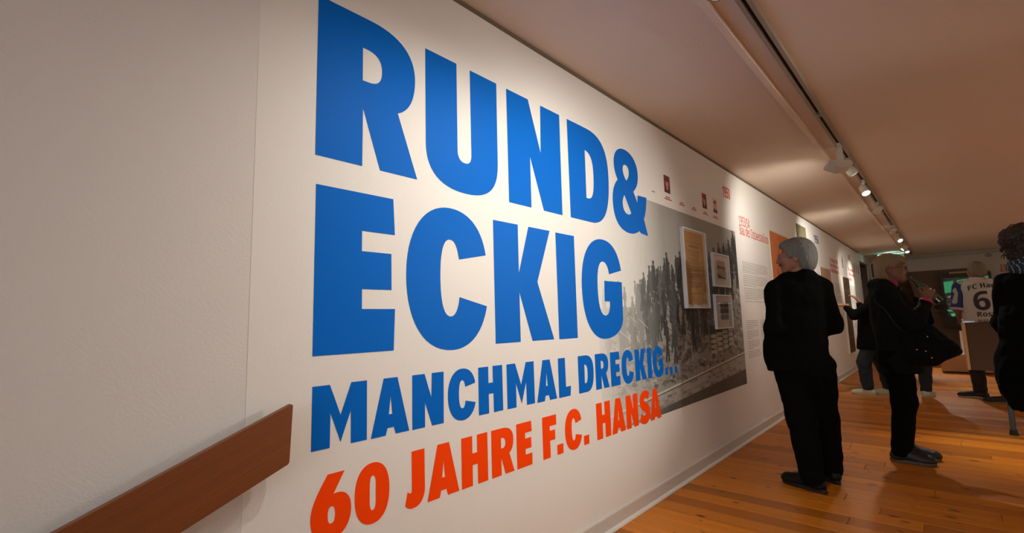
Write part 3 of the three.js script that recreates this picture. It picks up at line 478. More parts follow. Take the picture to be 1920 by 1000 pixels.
spotLamp('white spotlight on the track, second from the stairs, lighting most of the title', -1.92, [0, 0.75, -2.1], LAMP.wash, 74 * D, 1);
floodLamp('large wedge-shaped white floodlight, nearest fitting in view on the ceiling track', -4.95, 0.72, 0.42, LAMP.flood, 62 * D, 1);
spotLamp('white spotlight half hidden behind the large wedge floodlight', -5.5, [2.4, 0.0, -6.0], 5, 26 * D, 0.6);
spotLamp('white cylindrical spotlight with lit face, next along the track after the wedge floodlight', -6.55, [1.9, 0.0, -5.1], 5, 33 * D, 0.5);
spotLamp('dull spotlight seen from behind, turned to the wall midway along the track', -8.02, [0, 1.7, -8.9], LAMP.far, 58 * D, 1);
spotLamp('small spotlight with a round glaring face far along the track', -11.6, [2.3, 0.2, -9.6], 9, 30 * D, 0.6);
spotLamp('farthest small spotlight but one on the track, turned to the wall', -13.4, [0.0, 1.8, -13.0], LAMP.far, 30 * D, 0.9);
spotLamp('farthest spotlight at the end of the track, lit face down', -13.9, [1.5, 0.3, -12.6], 12, 24 * D, 0.5);
spotLamp('unseen spotlight on the track turned to the wall by the tall panels', -10.4, [0, 1.6, -12.6], 7, 26 * D, 0.8);  // unseen lamp, placed to light the wall near the tall panels
{ // unseen second track at the right; its row of lamps is added fill light
  const t = thing('light_track', 'unseen ceiling track along the right-hand side of the room', 'track', [4.4, CEIL, 0]);
  obj('flange', bx(-0.03, -0.034, -16, -0.011, -0.0003, 2), M.trackPaint, t); obj('flange', bx(0.009, -0.034, -16, 0.03, -0.0003, 2), M.trackPaint, t); obj('slot', bx(-0.011, -0.012, -16, 0.009, -0.0006, 2), M.trackDark, t);
  spotLamp('unseen white spotlight on the right-hand track turned across the room to the title wall', -5.2, [0, 1.45, -2.4], LAMP.fill, 19 * D, 1, 4.4, 0.4);  // out of view; throws broad light on the title wall
  for (const [z, l] of [[-1.5, 'first'], [-4.6, 'second'], [-8, 'third'], [-12.2, 'fourth']]) spotLamp(`added spotlight on the right-hand track, ${l} from the stairs, turned to the right wall`, z, [5.6, 1.3, z - 0.4], LAMP.room, 55 * D, 1, 4.4);  // lamps added out of view for ambient bounce off the right wall
}
{ // hung sign of an emergency exit: its face looks along the room, its edges glow
  const t = thing('exit_sign', 'glowing greenish sign box hung under the ceiling at the far end', 'sign', [0.6, 2.6, -15.6]);
  obj('housing', rbx(-0.26, -0.075, -0.03, 0.26, 0.06, 0.03, 0.006), mat([0.5, 0.55, 0.5], 0.5), t);
  obj('lamp_edge', [rbx(-0.262, 0.06, -0.031, 0.262, 0.078, 0.031, 0.003), rbx(-0.285, -0.075, -0.031, -0.262, 0.078, 0.031, 0.003)], lampFace([0.35, 0.62, 0.52], 1.3), t);
  obj('hanger', [cyl([-0.2, 0.075, 0], [-0.2, 0.1035, 0], 0.005, 0.005), cyl([0.2, 0.075, 0], [0.2, 0.1035, 0], 0.005, 0.005)], M.chrome, t);
  const L = new THREE.PointLight(new THREE.Color().setRGB(0.5, 0.9, 0.75), 0.07); L.position.set(0.6, 2.6, -15.5); L.castShadow = true; scene.add(L);
}

// ---------------------------------------------------------------- far end of the room
struct('trim_4', [rbx(-0.0, 2.60, FAR, RIGHT, 2.65, FAR + 0.05, 0.006), bx(0, CEIL - 0.012, FAR, RIGHT, CEIL - 0.0005, FAR + 0.03)], mat([0.42, 0.40, 0.33], 0.7));
{
  const t = thing('track_spot', 'small rounded fitting under the pale rail on the far wall', 'fitting', [2.43, 2.6, FAR + 0.03]);
  obj('body', [new THREE.SphereGeometry(0.055, 18, 12).scale(1.2, 0.8, 0.5).translate(0, -0.06, 0), cyl([0, -0.04, 0], [0, 0.0, 0], 0.02, 0.02)], mat([0.3, 0.29, 0.24], 0.6), t);
}
{
  const t = thing('wall_panel', 'brown wooden panelling on the far wall below the pale strip', 'panelling', [0, 0, FAR]);
  for (let i = 0; i < 3; i++) obj('panel_board', rbx(0.1 + i * 0.7, 0.09, 0.0, 0.1 + (i + 1) * 0.7 - 0.004, 2.26, 0.02, 0.002), M.panelWood, t);
  obj('base_strip', rbx(0.1, 0.0, 0.0, 2.2, 0.088, 0.024, 0.003), mat([0.16, 0.11, 0.06], 0.6), t);
}
{ // screen in a deep dark frame
  const t = thing('wall_screen', 'screen showing a bright green pitch in a dark wooden frame at the far end', 'screen', [0, 0, FAR + 0.022]);
  const x0 = 1.45, x1 = 2.42, y0 = 0.72, y1 = 2.13;
  obj('frame', [rbx(x0, y0, 0, x0 + 0.07, y1, 0.14, 0.004), rbx(x1 - 0.05, y0, 0, x1, y1, 0.14, 0.004), rbx(x0 + 0.07, y1 - 0.1, 0, x1 - 0.05, y1, 0.14, 0.004), rbx(x0 + 0.07, y0, 0, x1 - 0.05, y0 + 0.3, 0.14, 0.004)], M.darkWood, t);
  obj('lit_top_edge', rbx(x0 + 0.2, y1, 0.0, x1 - 0.02, y1 + 0.045, 0.16, 0.004), mat([0.5, 0.3, 0.13], 0.5), t);  // warm light on the frame top is put into its colour
  const tex = canvasTex(512, 560, (c, W, Hh) => {
    c.fillStyle = '#1c1a14'; c.fillRect(0, 0, W, Hh);
    c.fillStyle = '#2f9d63'; c.beginPath(); c.moveTo(0, Hh * 0.1); c.lineTo(W, Hh * 0.0); c.lineTo(W, Hh * 0.36); c.lineTo(W * 0.4, Hh * 0.33); c.lineTo(0, Hh * 0.4); c.fill();
    for (let i = 0; i < 260; i++) { c.fillStyle = `rgba(${rnd() < 0.5 ? '120,220,160' : '16,90,54'},${rr(0.1, 0.4)})`; c.fillRect(rr(0, W), rr(Hh * 0.08, Hh * 0.36), rr(10, 80), rr(2, 5)); }
    c.fillStyle = '#143a6b'; c.beginPath(); c.moveTo(W * 0.3, Hh * 0.36); c.lineTo(W, Hh * 0.3); c.lineTo(W, Hh * 0.8); c.lineTo(W * 0.34, Hh * 0.66); c.fill();
    for (let i = 0; i < 120; i++) { c.fillStyle = `rgba(${rnd() < 0.5 ? '50,110,170' : '8,20,48'},.4)`; c.fillRect(rr(W * 0.32, W), rr(Hh * 0.36, Hh * 0.7), rr(4, 26), rr(2, 8)); }
    c.fillStyle = '#2a2118'; c.beginPath(); c.moveTo(W * 0.24, 0); c.lineTo(W * 0.32, 0); c.lineTo(W * 0.23, Hh * 0.55); c.lineTo(W * 0.15, Hh * 0.55); c.fill();
    c.fillStyle = '#7b7461'; c.beginPath(); c.ellipse(W * 0.17, Hh * 0.52, W * 0.13, Hh * 0.055, 0.25, 0, 7); c.fill();
    c.fillStyle = '#f4ded0'; c.beginPath(); c.ellipse(W * 0.2, Hh * 0.68, W * 0.12, Hh * 0.05, 0, 0, 7); c.fill(); c.fillStyle = '#e02a12'; c.beginPath(); c.ellipse(W * 0.2, Hh * 0.685, W * 0.08, Hh * 0.038, 0, 0, 7); c.fill(); c.fillRect(W * 0.3, Hh * 0.665, W * 0.2, Hh * 0.05);
    c.fillStyle = '#a8703e'; c.fillRect(W * 0.15, Hh * 0.73, W * 0.12, Hh * 0.08);
    c.fillStyle = '#3fbf7c'; c.beginPath(); c.moveTo(0, Hh * 0.82); c.lineTo(W * 0.44, Hh * 0.8); c.lineTo(W * 0.42, Hh * 0.93); c.lineTo(W * 0.1, Hh * 1.0); c.fill();
  });
  const s = obj('screen_display', new THREE.BoxGeometry(x1 - x0 - 0.12, y1 - y0 - 0.4, 0.02), new THREE.MeshStandardMaterial({ color: 0x050505, roughness: 0.3, emissive: 0xffffff, emissiveMap: tex, emissiveIntensity: 0.4 }), t); s.position.set((x0 + x1) / 2 + 0.01, (y0 + y1) / 2 + 0.1, 0.05);
  const L = new THREE.RectAreaLight(new THREE.Color().setRGB(0.35, 0.6, 0.45), 0.25, 0.8, 0.9); L.position.set(1.93, 1.5, FAR + 0.2); L.lookAt(1.93, 1.5, 0); scene.add(L);
}
wallTextFar();
function wallTextFar() {
  const t = thing('wall_lettering', 'red heading beginning 1978 on the pale far wall above the football shirt', 'lettering', [2.59, 0, FAR + 0.0004]);
  [['1978', 2.2], ['Konflikt', 2.1], ['um den Pokal', 2.0]].forEach(([s, y]) => { const g = new THREE.ExtrudeGeometry(fonts.serif_bold.generateShapes(s, 0.092), { depth: 0.0006, bevelEnabled: false, curveSegments: 4 }); g.translate(0, y, 0); obj('line', g, M.textRed, t); });
}
{ // low plinth with a lit white top
  const t = thing('plinth', 'low orange-brown display plinth with bright white top on the floor at the far end', 'plinth', [1.74, 0, -12.75]);
  obj('body', rbx(-0.4, 0.03, -0.3, 0.4, 0.34, 0.3, 0.004), mat([0.5, 0.27, 0.12], 0.6), t); obj('foot', bx(-0.36, 0, -0.26, 0.36, 0.03, 0.26), M.black, t);
  obj('top', rbx(-0.4, 0.341, -0.3, 0.4, 0.37, 0.3, 0.003), mat([0.85, 0.82, 0.78], 0.5), t);
  const q = thing('leaflet', 'upright bright sheet of paper on the low far plinth', 'paper', [1.72, 0.3701, -12.6]);
  obj('sheet', rbx(-0.06, 0, -0.004, 0.06, 0.42, 0.004, 0.001), mat([0.8, 0.72, 0.7], 0.7), q); obj('support', rbx(-0.05, 0, -0.06, 0.05, 0.006, 0.06, 0.001), M.paper, q);
}
{ // table showcase on steel posts
  const t = thing('display_case', 'brown box-shaped display case with clear acrylic lid on a dark blue post', 'display case', [2.06, 0, -6.95]);
  obj('case_body', rbx(-0.40, 0.6, -0.33, 0.42, 1.06, 0.35, 0.004), mat([0.075, 0.042, 0.022], 0.7), t);
  obj('side_panel', rbx(-0.424, 0.6, -0.33, -0.402, 1.065, 0.35, 0.003), mat([0.6, 0.36, 0.16], 0.5), t);
  obj('acrylic_lid', rbx(-0.424, 1.067, -0.33, 0.42, 1.085, 0.35, 0.003), phys([0.8, 0.8, 0.8], 0.03, { transmission: 1, thickness: 0, ior: 1.49 }), t);
  for (const [x, z] of [[-0.165, 0.30], [0.3, 0.30], [0.3, -0.28]]) { const l = obj('post', cyl([x, 0.035, z], [x, 0.6, z], 0.021, 0.021), mat([0.07, 0.10, 0.12], 0.5, { metalness: 0.3 }), t); obj('rubber_foot', cyl([x, 0, z], [x, 0.05, z], 0.034, 0.026), M.black, l); }
  for (const z of [-0.3, 0.32]) obj('lid_screw', new THREE.SphereGeometry(0.009, 10, 6).translate(-0.41, 1.087, z), M.chrome, t);
}
// ---------------------------------------------------------------- people: smooth-joined distance fields, meshed with surface nets
// local axes of a person: x = their right, y up, -z = the way they face
const sub = (a, b) => [a[0] - b[0], a[1] - b[1], a[2] - b[2]];
const dot = (a, b) => a[0] * b[0] + a[1] * b[1] + a[2] * b[2];
function cap(a, b, ra, rb = ra, k = 0.03, sc = null) { // tapered capsule, sc squashes space round its middle
  const m = a.map((q, i) => (q + b[i]) / 2), S = sc || [1, 1, 1], q = (p) => p.map((v, i) => m[i] + (v - m[i]) / S[i]), A = q(a), B = q(b), ab = sub(B, A), L = dot(ab, ab) || 1e-9, mn = Math.min(...S), R = Math.max(ra, rb);
  return { k, lo: a.map((v, i) => Math.min(v, b[i]) - R * S[i]), hi: a.map((v, i) => Math.max(v, b[i]) + R * S[i]), d: (x, y, z) => { const X = m[0] + (x - m[0]) / S[0] - A[0], Y = m[1] + (y - m[1]) / S[1] - A[1], Z = m[2] + (z - m[2]) / S[2] - A[2]; const t = Math.max(0, Math.min(1, (X * ab[0] + Y * ab[1] + Z * ab[2]) / L)); return (Math.hypot(X - t * ab[0], Y - t * ab[1], Z - t * ab[2]) - ra - (rb - ra) * t) * mn; } };
}
function ell(c, r, k = 0.03, F = null) { // ellipsoid; F = three unit axes
  const R = Math.max(...r), f = F || [[1, 0, 0], [0, 1, 0], [0, 0, 1]];
  return { k, lo: c.map((v) => v - R), hi: c.map((v) => v + R), d: (x, y, z) => { const p = [x - c[0], y - c[1], z - c[2]], u = dot(p, f[0]), v = dot(p, f[1]), w = dot(p, f[2]); const a = Math.hypot(u / r[0], v / r[1], w / r[2]), b = Math.hypot(u / r[0] ** 2, v / r[1] ** 2, w / r[2] ** 2); return b < 1e-9 ? -Math.min(...r) : a * (a - 1) / b; } };
}
const hug = (prims, p, off) => { for (let i = 0; i < 12; i++) { const e = 0.003, d0 = field(prims, ...p), g = [0, 1, 2].map((q) => { const a = p.slice(); a[q] += e; return (field(prims, ...a) - d0) / e; }), l = Math.hypot(...g) || 1; p = p.map((v, q) => v - g[q] / l * (d0 - off) * 0.8); } return p; };
const cut = (p, k = 0.008) => ({ ...p, cut: true, k });
const below = (y, k = 0.01) => ({ cut: true, k, all: true, d: (X, Y) => Y - y });
const above = (y, k = 0.01) => ({ cut: true, k, all: true, d: (X, Y) => y - Y });
function field(prims, x, y, z) { let v = 0.2; for (const p of prims) { const d = p.d(x, y, z), k = p.k; if (p.cut) { const e = -d, h = Math.max(k - Math.abs(v - e), 0) / k; v = Math.max(v, e) + h * h * k * 0.25; } else { const h = Math.max(k - Math.abs(v - d), 0) / k; v = Math.min(v, d) - h * h * k * 0.25; } } return v; }
function nets(prims, cell, bump) {
  const lo = [9, 9, 9], hi = [-9, -9, -9]; for (const p of prims) if (!p.cut) for (let i = 0; i < 3; i++) { lo[i] = Math.min(lo[i], p.lo[i]); hi[i] = Math.max(hi[i], p.hi[i]); }
  const o = lo.map((v) => v - 3 * cell), n = hi.map((v, i) => Math.ceil((v + 3 * cell - o[i]) / cell) + 1), [nx, ny, nz] = n, F = new Float32Array(nx * ny * nz).fill(0.2);
  for (const p of prims) {
    const m = p.k + 2.5 * cell, a = p.all ? [0, 0, 0] : p.lo.map((v, i) => Math.max(0, Math.floor((v - m - o[i]) / cell))), b = p.all ? n.map((v) => v - 1) : p.hi.map((v, i) => Math.min(n[i] - 1, Math.ceil((v + m - o[i]) / cell))), k = p.k;
    for (let z = a[2]; z <= b[2]; z++) for (let y = a[1]; y <= b[1]; y++) { let q = (z * ny + y) * nx + a[0]; for (let x = a[0]; x <= b[0]; x++, q++) {
      const d = p.d(o[0] + x * cell, o[1] + y * cell, o[2] + z * cell), v = F[q];
      if (p.cut) { const e = -d, h = Math.max(k - Math.abs(v - e), 0) / k; F[q] = Math.max(v, e) + h * h * k * 0.25; } else { const h = Math.max(k - Math.abs(v - d), 0) / k; F[q] = Math.min(v, d) - h * h * k * 0.25; }
    } }
  }
  if (bump) for (let z = 0, q = 0; z < nz; z++) for (let y = 0; y < ny; y++) for (let x = 0; x < nx; x++, q++) if (Math.abs(F[q]) < 0.06) F[q] += bump(o[0] + x * cell, o[1] + y * cell, o[2] + z * cell);
  const id = new Int32Array(nx * ny * nz).fill(-1), P = [], I = [], sx = 1, sy = nx, sz = nx * ny;
  const C = [[0, 0, 0], [1, 0, 0], [0, 1, 0], [1, 1, 0], [0, 0, 1], [1, 0, 1], [0, 1, 1], [1, 1, 1]], E = [[0, 1], [2, 3], [4, 5], [6, 7], [0, 2], [1, 3], [4, 6], [5, 7], [0, 4], [1, 5], [2, 6], [3, 7]], off = C.map((c) => c[0] * sx + c[1] * sy + c[2] * sz);
  for (let z = 0; z < nz - 1; z++) for (let y = 0; y < ny - 1; y++) for (let x = 0; x < nx - 1; x++) {
    const q = x + y * sy + z * sz; let s = 0; for (let i = 0; i < 8; i++) if (F[q + off[i]] < 0) s++; if (!s || s === 8) continue;
    let X = 0, Y = 0, Z = 0, c = 0; for (const [i, j] of E) { const a = F[q + off[i]], b = F[q + off[j]]; if ((a < 0) !== (b < 0)) { const t = a / (a - b); X += C[i][0] + t * (C[j][0] - C[i][0]); Y += C[i][1] + t * (C[j][1] - C[i][1]); Z += C[i][2] + t * (C[j][2] - C[i][2]); c++; } }
    id[q] = P.length / 3; P.push(o[0] + (x + X / c) * cell, o[1] + (y + Y / c) * cell, o[2] + (z + Z / c) * cell);
  }
  const quad = (a, b, c, d, f) => { if (f) I.push(a, b, c, a, c, d); else I.push(a, c, b, a, d, c); };
  for (let z = 1; z < nz - 1; z++) for (let y = 1; y < ny - 1; y++) for (let x = 1; x < nx - 1; x++) {
    const q = x + y * sy + z * sz, a = F[q] < 0;
    if (a !== (F[q + sx] < 0)) quad(id[q - sy - sz], id[q - sz], id[q], id[q - sy], a);
    if (a !== (F[q + sy] < 0)) quad(id[q - sx - sz], id[q - sx], id[q], id[q - sz], a);
    if (a !== (F[q + sz] < 0)) quad(id[q - sx - sy], id[q - sy], id[q], id[q - sx], a);
  }
  const g = new THREE.BufferGeometry(); g.setAttribute('position', new THREE.Float32BufferAttribute(P, 3)); g.setIndex(I); g.computeVertexNormals();
  const uv = new Float32Array(P.length / 3 * 2); for (let i = 0; i < uv.length / 2; i++) { uv[2 * i] = P[3 * i] + P[3 * i + 2]; uv[2 * i + 1] = P[3 * i + 1]; } g.setAttribute('uv', new THREE.BufferAttribute(uv, 2));
  return g;
}
// a frame at `at`, turned by yaw (to the left) and pitch (up) and roll, scaled: maps local prims into the person's space
function placer(at, yaw = 0, pitch = 0, roll = 0, s = 1) {
  const m = new THREE.Matrix4().makeRotationFromEuler(new THREE.Euler(pitch, yaw, roll, 'YXZ')), e = m.elements, ax = [[e[0], e[1], e[2]], [e[4], e[5], e[6]], [e[8], e[9], e[10]]];
  const pt = (p) => [0, 1, 2].map((i) => at[i] + s * (ax[0][i] * p[0] + ax[1][i] * p[1] + ax[2][i] * p[2]));
  return { pt, ax, cap: (a, b, ra, rb = ra, k = 0.012) => cap(pt(a), pt(b), ra * s, rb * s, k), ell: (c, r, k = 0.012) => ell(pt(c), r.map((v) => v * s), k, ax), mat: new THREE.Matrix4().makeTranslation(...at).multiply(m).multiply(new THREE.Matrix4().makeScale(s, s, s)) };
}
function headPrims(h, o = {}) {
  const w = o.w ?? 1, nz = o.nose ?? 0, P = [h.ell([0, 0.035, 0.014], [0.075 * w, 0.09, 0.096], 0.02), h.ell([0, -0.03, -0.028], [0.06 * w, 0.085, 0.068], 0.03)];
  for (const s of [-1, 1]) P.push(h.cap([s * 0.05 * w, -0.05, 0.0], [s * 0.022, -0.1, -0.062], 0.024, 0.02, 0.03), h.ell([s * 0.038, -0.028, -0.066], [0.026, 0.024, 0.022], 0.025));
  P.push(h.ell([0, -0.103, -0.074], [0.024, 0.019, 0.02], 0.02), h.cap([-0.034, 0.02, -0.084], [0.034, 0.02, -0.084], 0.012, 0.012, 0.02), h.cap([0, 0.014, -0.092], [0, -0.03, -0.109 - nz], 0.0085, 0.0095, 0.016), h.ell([0, -0.034, -0.102 - nz * 0.6], [0.0155, 0.0085, 0.014], 0.012));
  P.push(h.cap([-0.019, -0.067, -0.09], [0.019, -0.067, -0.09], 0.0075, 0.0075, 0.006), h.cap([-0.015, -0.08, -0.088], [0.015, -0.08, -0.088], 0.0085, 0.0085, 0.006));
  for (const s of [-1, 1]) P.push(cut(h.ell([s * 0.032, 0.0, -0.1], [0.018, 0.012, 0.014], 0.012), 0.012));
  for (const s of [-1, 1]) P.push(h.ell([s * 0.078 * w, -0.008, 0.016], [0.011, 0.034, 0.021], 0.008), cut(h.ell([s * 0.09 * w, -0.004, 0.012], [0.008, 0.02, 0.012], 0.006), 0.006));
  P.push(h.cap([0, -0.05, 0.025], [0, -0.21, 0.045], 0.054, 0.062, 0.03));
  return P;
}
function eyes(h, parent) { for (const s of [-1, 1]) { const e = obj('eye', new THREE.SphereGeometry(0.0115, 14, 10).translate(s * 0.032, 0.001, -0.08).applyMatrix4(h.mat), M.eye, parent); obj('iris', new THREE.SphereGeometry(0.006, 10, 8).translate(s * 0.032, 0.001, -0.087).applyMatrix4(h.mat), M.iris, e); } }
// a hand: f = way of the fingers, nrm = out of the back of the hand, thumbSide = unit vector; curl in radians per joint
function handPrims(wrist, f, nrm, side, curl, s = 1, spread = 0.05) {
  const U = (v) => { const l = Math.hypot(...v); return v.map((q) => q / l); }, mad = (p, ...t) => p.map((q, i) => q + t.reduce((a, [v, k]) => a + v[i] * k, 0));
  f = U(f); side = U(side.map((q, i) => q - f[i] * dot(side, f))); nrm = U([f[1] * side[2] - f[2] * side[1], f[2] * side[0] - f[0] * side[2], f[0] * side[1] - f[1] * side[0]].map((q, _, a) => q * Math.sign(dot(a, nrm) || 1)));
  const P = []; const bend = (a) => f.map((q, i) => q * Math.cos(a) - nrm[i] * Math.sin(a));
  for (const t of [-0.028, -0.009, 0.011, 0.029]) P.push(cap(mad(wrist, [side, t * 0.6 * s], [f, 0.01 * s]), mad(wrist, [side, t * s], [f, 0.085 * s]), 0.016 * s, 0.0125 * s, 0.012));
  const cs = Array.isArray(curl) ? curl : [curl, curl, curl, curl];
  [[0.03, 0.074, 0], [0.011, 0.082, 1], [-0.009, 0.077, 2], [-0.028, 0.06, 3]].forEach(([t, len, i]) => { let p = mad(wrist, [side, t * s], [f, 0.086 * s]), a = cs[i] * 0.8, r = 0.0092 * s; for (const q of [0.45, 0.31, 0.24]) { const d = bend(a), e = mad(p, [d, len * q * s], [side, t * spread * q * s * 10]); P.push(cap(p, e, r, r * 0.9, 0.004)); p = e; r *= 0.9; a += cs[i]; } });
  let p = mad(wrist, [side, 0.024 * s], [f, 0.025 * s]); const c0 = cs[0];
  for (const [k, len, r] of [[0.2, 0.042, 0.0135], [0.5, 0.032, 0.0115], [0.8, 0.026, 0.0095]]) { const d = U(f.map((q, i) => q * (0.75 + 0.25 * k) + side[i] * (0.75 - 0.6 * k * c0) - nrm[i] * k * c0 * 0.9)), e = mad(p, [d, len * s]); P.push(cap(p, e, r * s, r * 0.9 * s, 0.006)); p = e; }
  P.push(cap(mad(wrist, [f, -0.045 * s]), mad(wrist, [f, 0.01 * s]), 0.025 * s, 0.024 * s, 0.014)); return P;
}
const wrinkle = (f, a) => (x, y, z) => a * (perlin.noise(x * f, y * f * 0.7, z * f) + 0.5 * perlin.noise(x * f * 2.3 + 4, y * f * 1.2, z * f * 2.3));
const strands = (a, f = 160) => (x, y, z) => a * perlin.noise(x * f, y * 26, z * f);
function shoe(parent, at, yaw, m, soleM, len = 0.275, name = 'shoe') { // at = point under the ankle, toe along -z turned by yaw
  const k = len / 0.275, h = placer(at, yaw, 0, 0, 1), P = [h.cap([0, 0.045, 0.045], [0, 0.038, -0.17 * k], 0.04, 0.034, 0.03), h.ell([0, 0.035, -0.13 * k], [0.05, 0.034, 0.09 * k], 0.03), h.cap([0, 0.06, 0.02], [0, 0.1, 0.012], 0.044, 0.04, 0.03), h.cap([0, 0.075, -0.02], [0, 0.05, -0.11 * k], 0.034, 0.03, 0.03), below(at[1] + 0.018, 0.004)];
  const s = obj(name, nets(P, 0.007), m, parent);
  const sh = new THREE.Shape(); for (let i = 0; i <= 40; i++) { const a = i / 40 * Math.PI * 2, cz = -Math.cos(a), w = 0.041 + 0.011 * Math.max(0, cz) ** 0.6 - (cz > -0.2 && cz < 0.3 ? 0.003 : 0); const X = w * Math.sin(a) * (1 + 0.05 * cz), Z = -0.062 * k + (0.148 * k) * -cz; i ? sh.lineTo(X, Z) : sh.moveTo(X, Z); }
  const g = new THREE.ExtrudeGeometry(sh, { depth: 0.018, bevelEnabled: true, bevelSize: 0.004, bevelThickness: 0.004, bevelSegments: 2 }); g.rotateX(-Math.PI / 2); g.scale(1, 1, -1); g.index || 0; g.translate(0, 0.0045, 0);
  { const p = g.attributes.position, n = g.attributes.normal; for (let i = 0; i < p.count; i += 3) for (const A of [p, n, g.attributes.uv]) { const z = A.itemSize; for (let q = 0; q < z; q++) { const t = A.array[(i + 1) * z + q]; A.array[(i + 1) * z + q] = A.array[(i + 2) * z + q]; A.array[(i + 2) * z + q] = t; } } }
  obj('sole', g.rotateY(yaw).translate(at[0], at[1], at[2]), soleM, s); return s;
}
function glassesGeo(h, rim = 0.0012) {
  const g = []; for (const s of [-1, 1]) { const pts = []; for (let i = 0; i < 20; i++) { const a = i / 20 * 6.2832; pts.push([s * 0.033 + 0.023 * Math.cos(a), -0.001 + 0.017 * Math.sin(a), -0.109 + 0.004 * Math.abs(Math.cos(a))]); } g.push(tube(pts, rim, 40, 6, true)); g.push(tube([[s * 0.056, 0.006, -0.104], [s * 0.078, 0.006, -0.05], [s * 0.083, 0.004, 0.0], [s * 0.08, -0.01, 0.03]], rim, 20, 6)); }
  g.push(tube([[-0.01, 0.004, -0.109], [0, 0.008, -0.114], [0.01, 0.004, -0.109]], rim, 8, 6)); return g.map((q) => q.applyMatrix4(h.mat));
}
function innerBody(s, w = 1, hips = [0, 0.9, 0], sh = 1.38, sz = 0) { return [cap([hips[0], hips[1], hips[2]], [0, sh - 0.16, sz], 0.105, 0.12, 0.06, [1.25 * w, 1, 0.8]), cap([-0.12 * w, sh - 0.01, sz + 0.01], [0.12 * w, sh - 0.01, sz + 0.01], 0.055, 0.055, 0.05)]; }

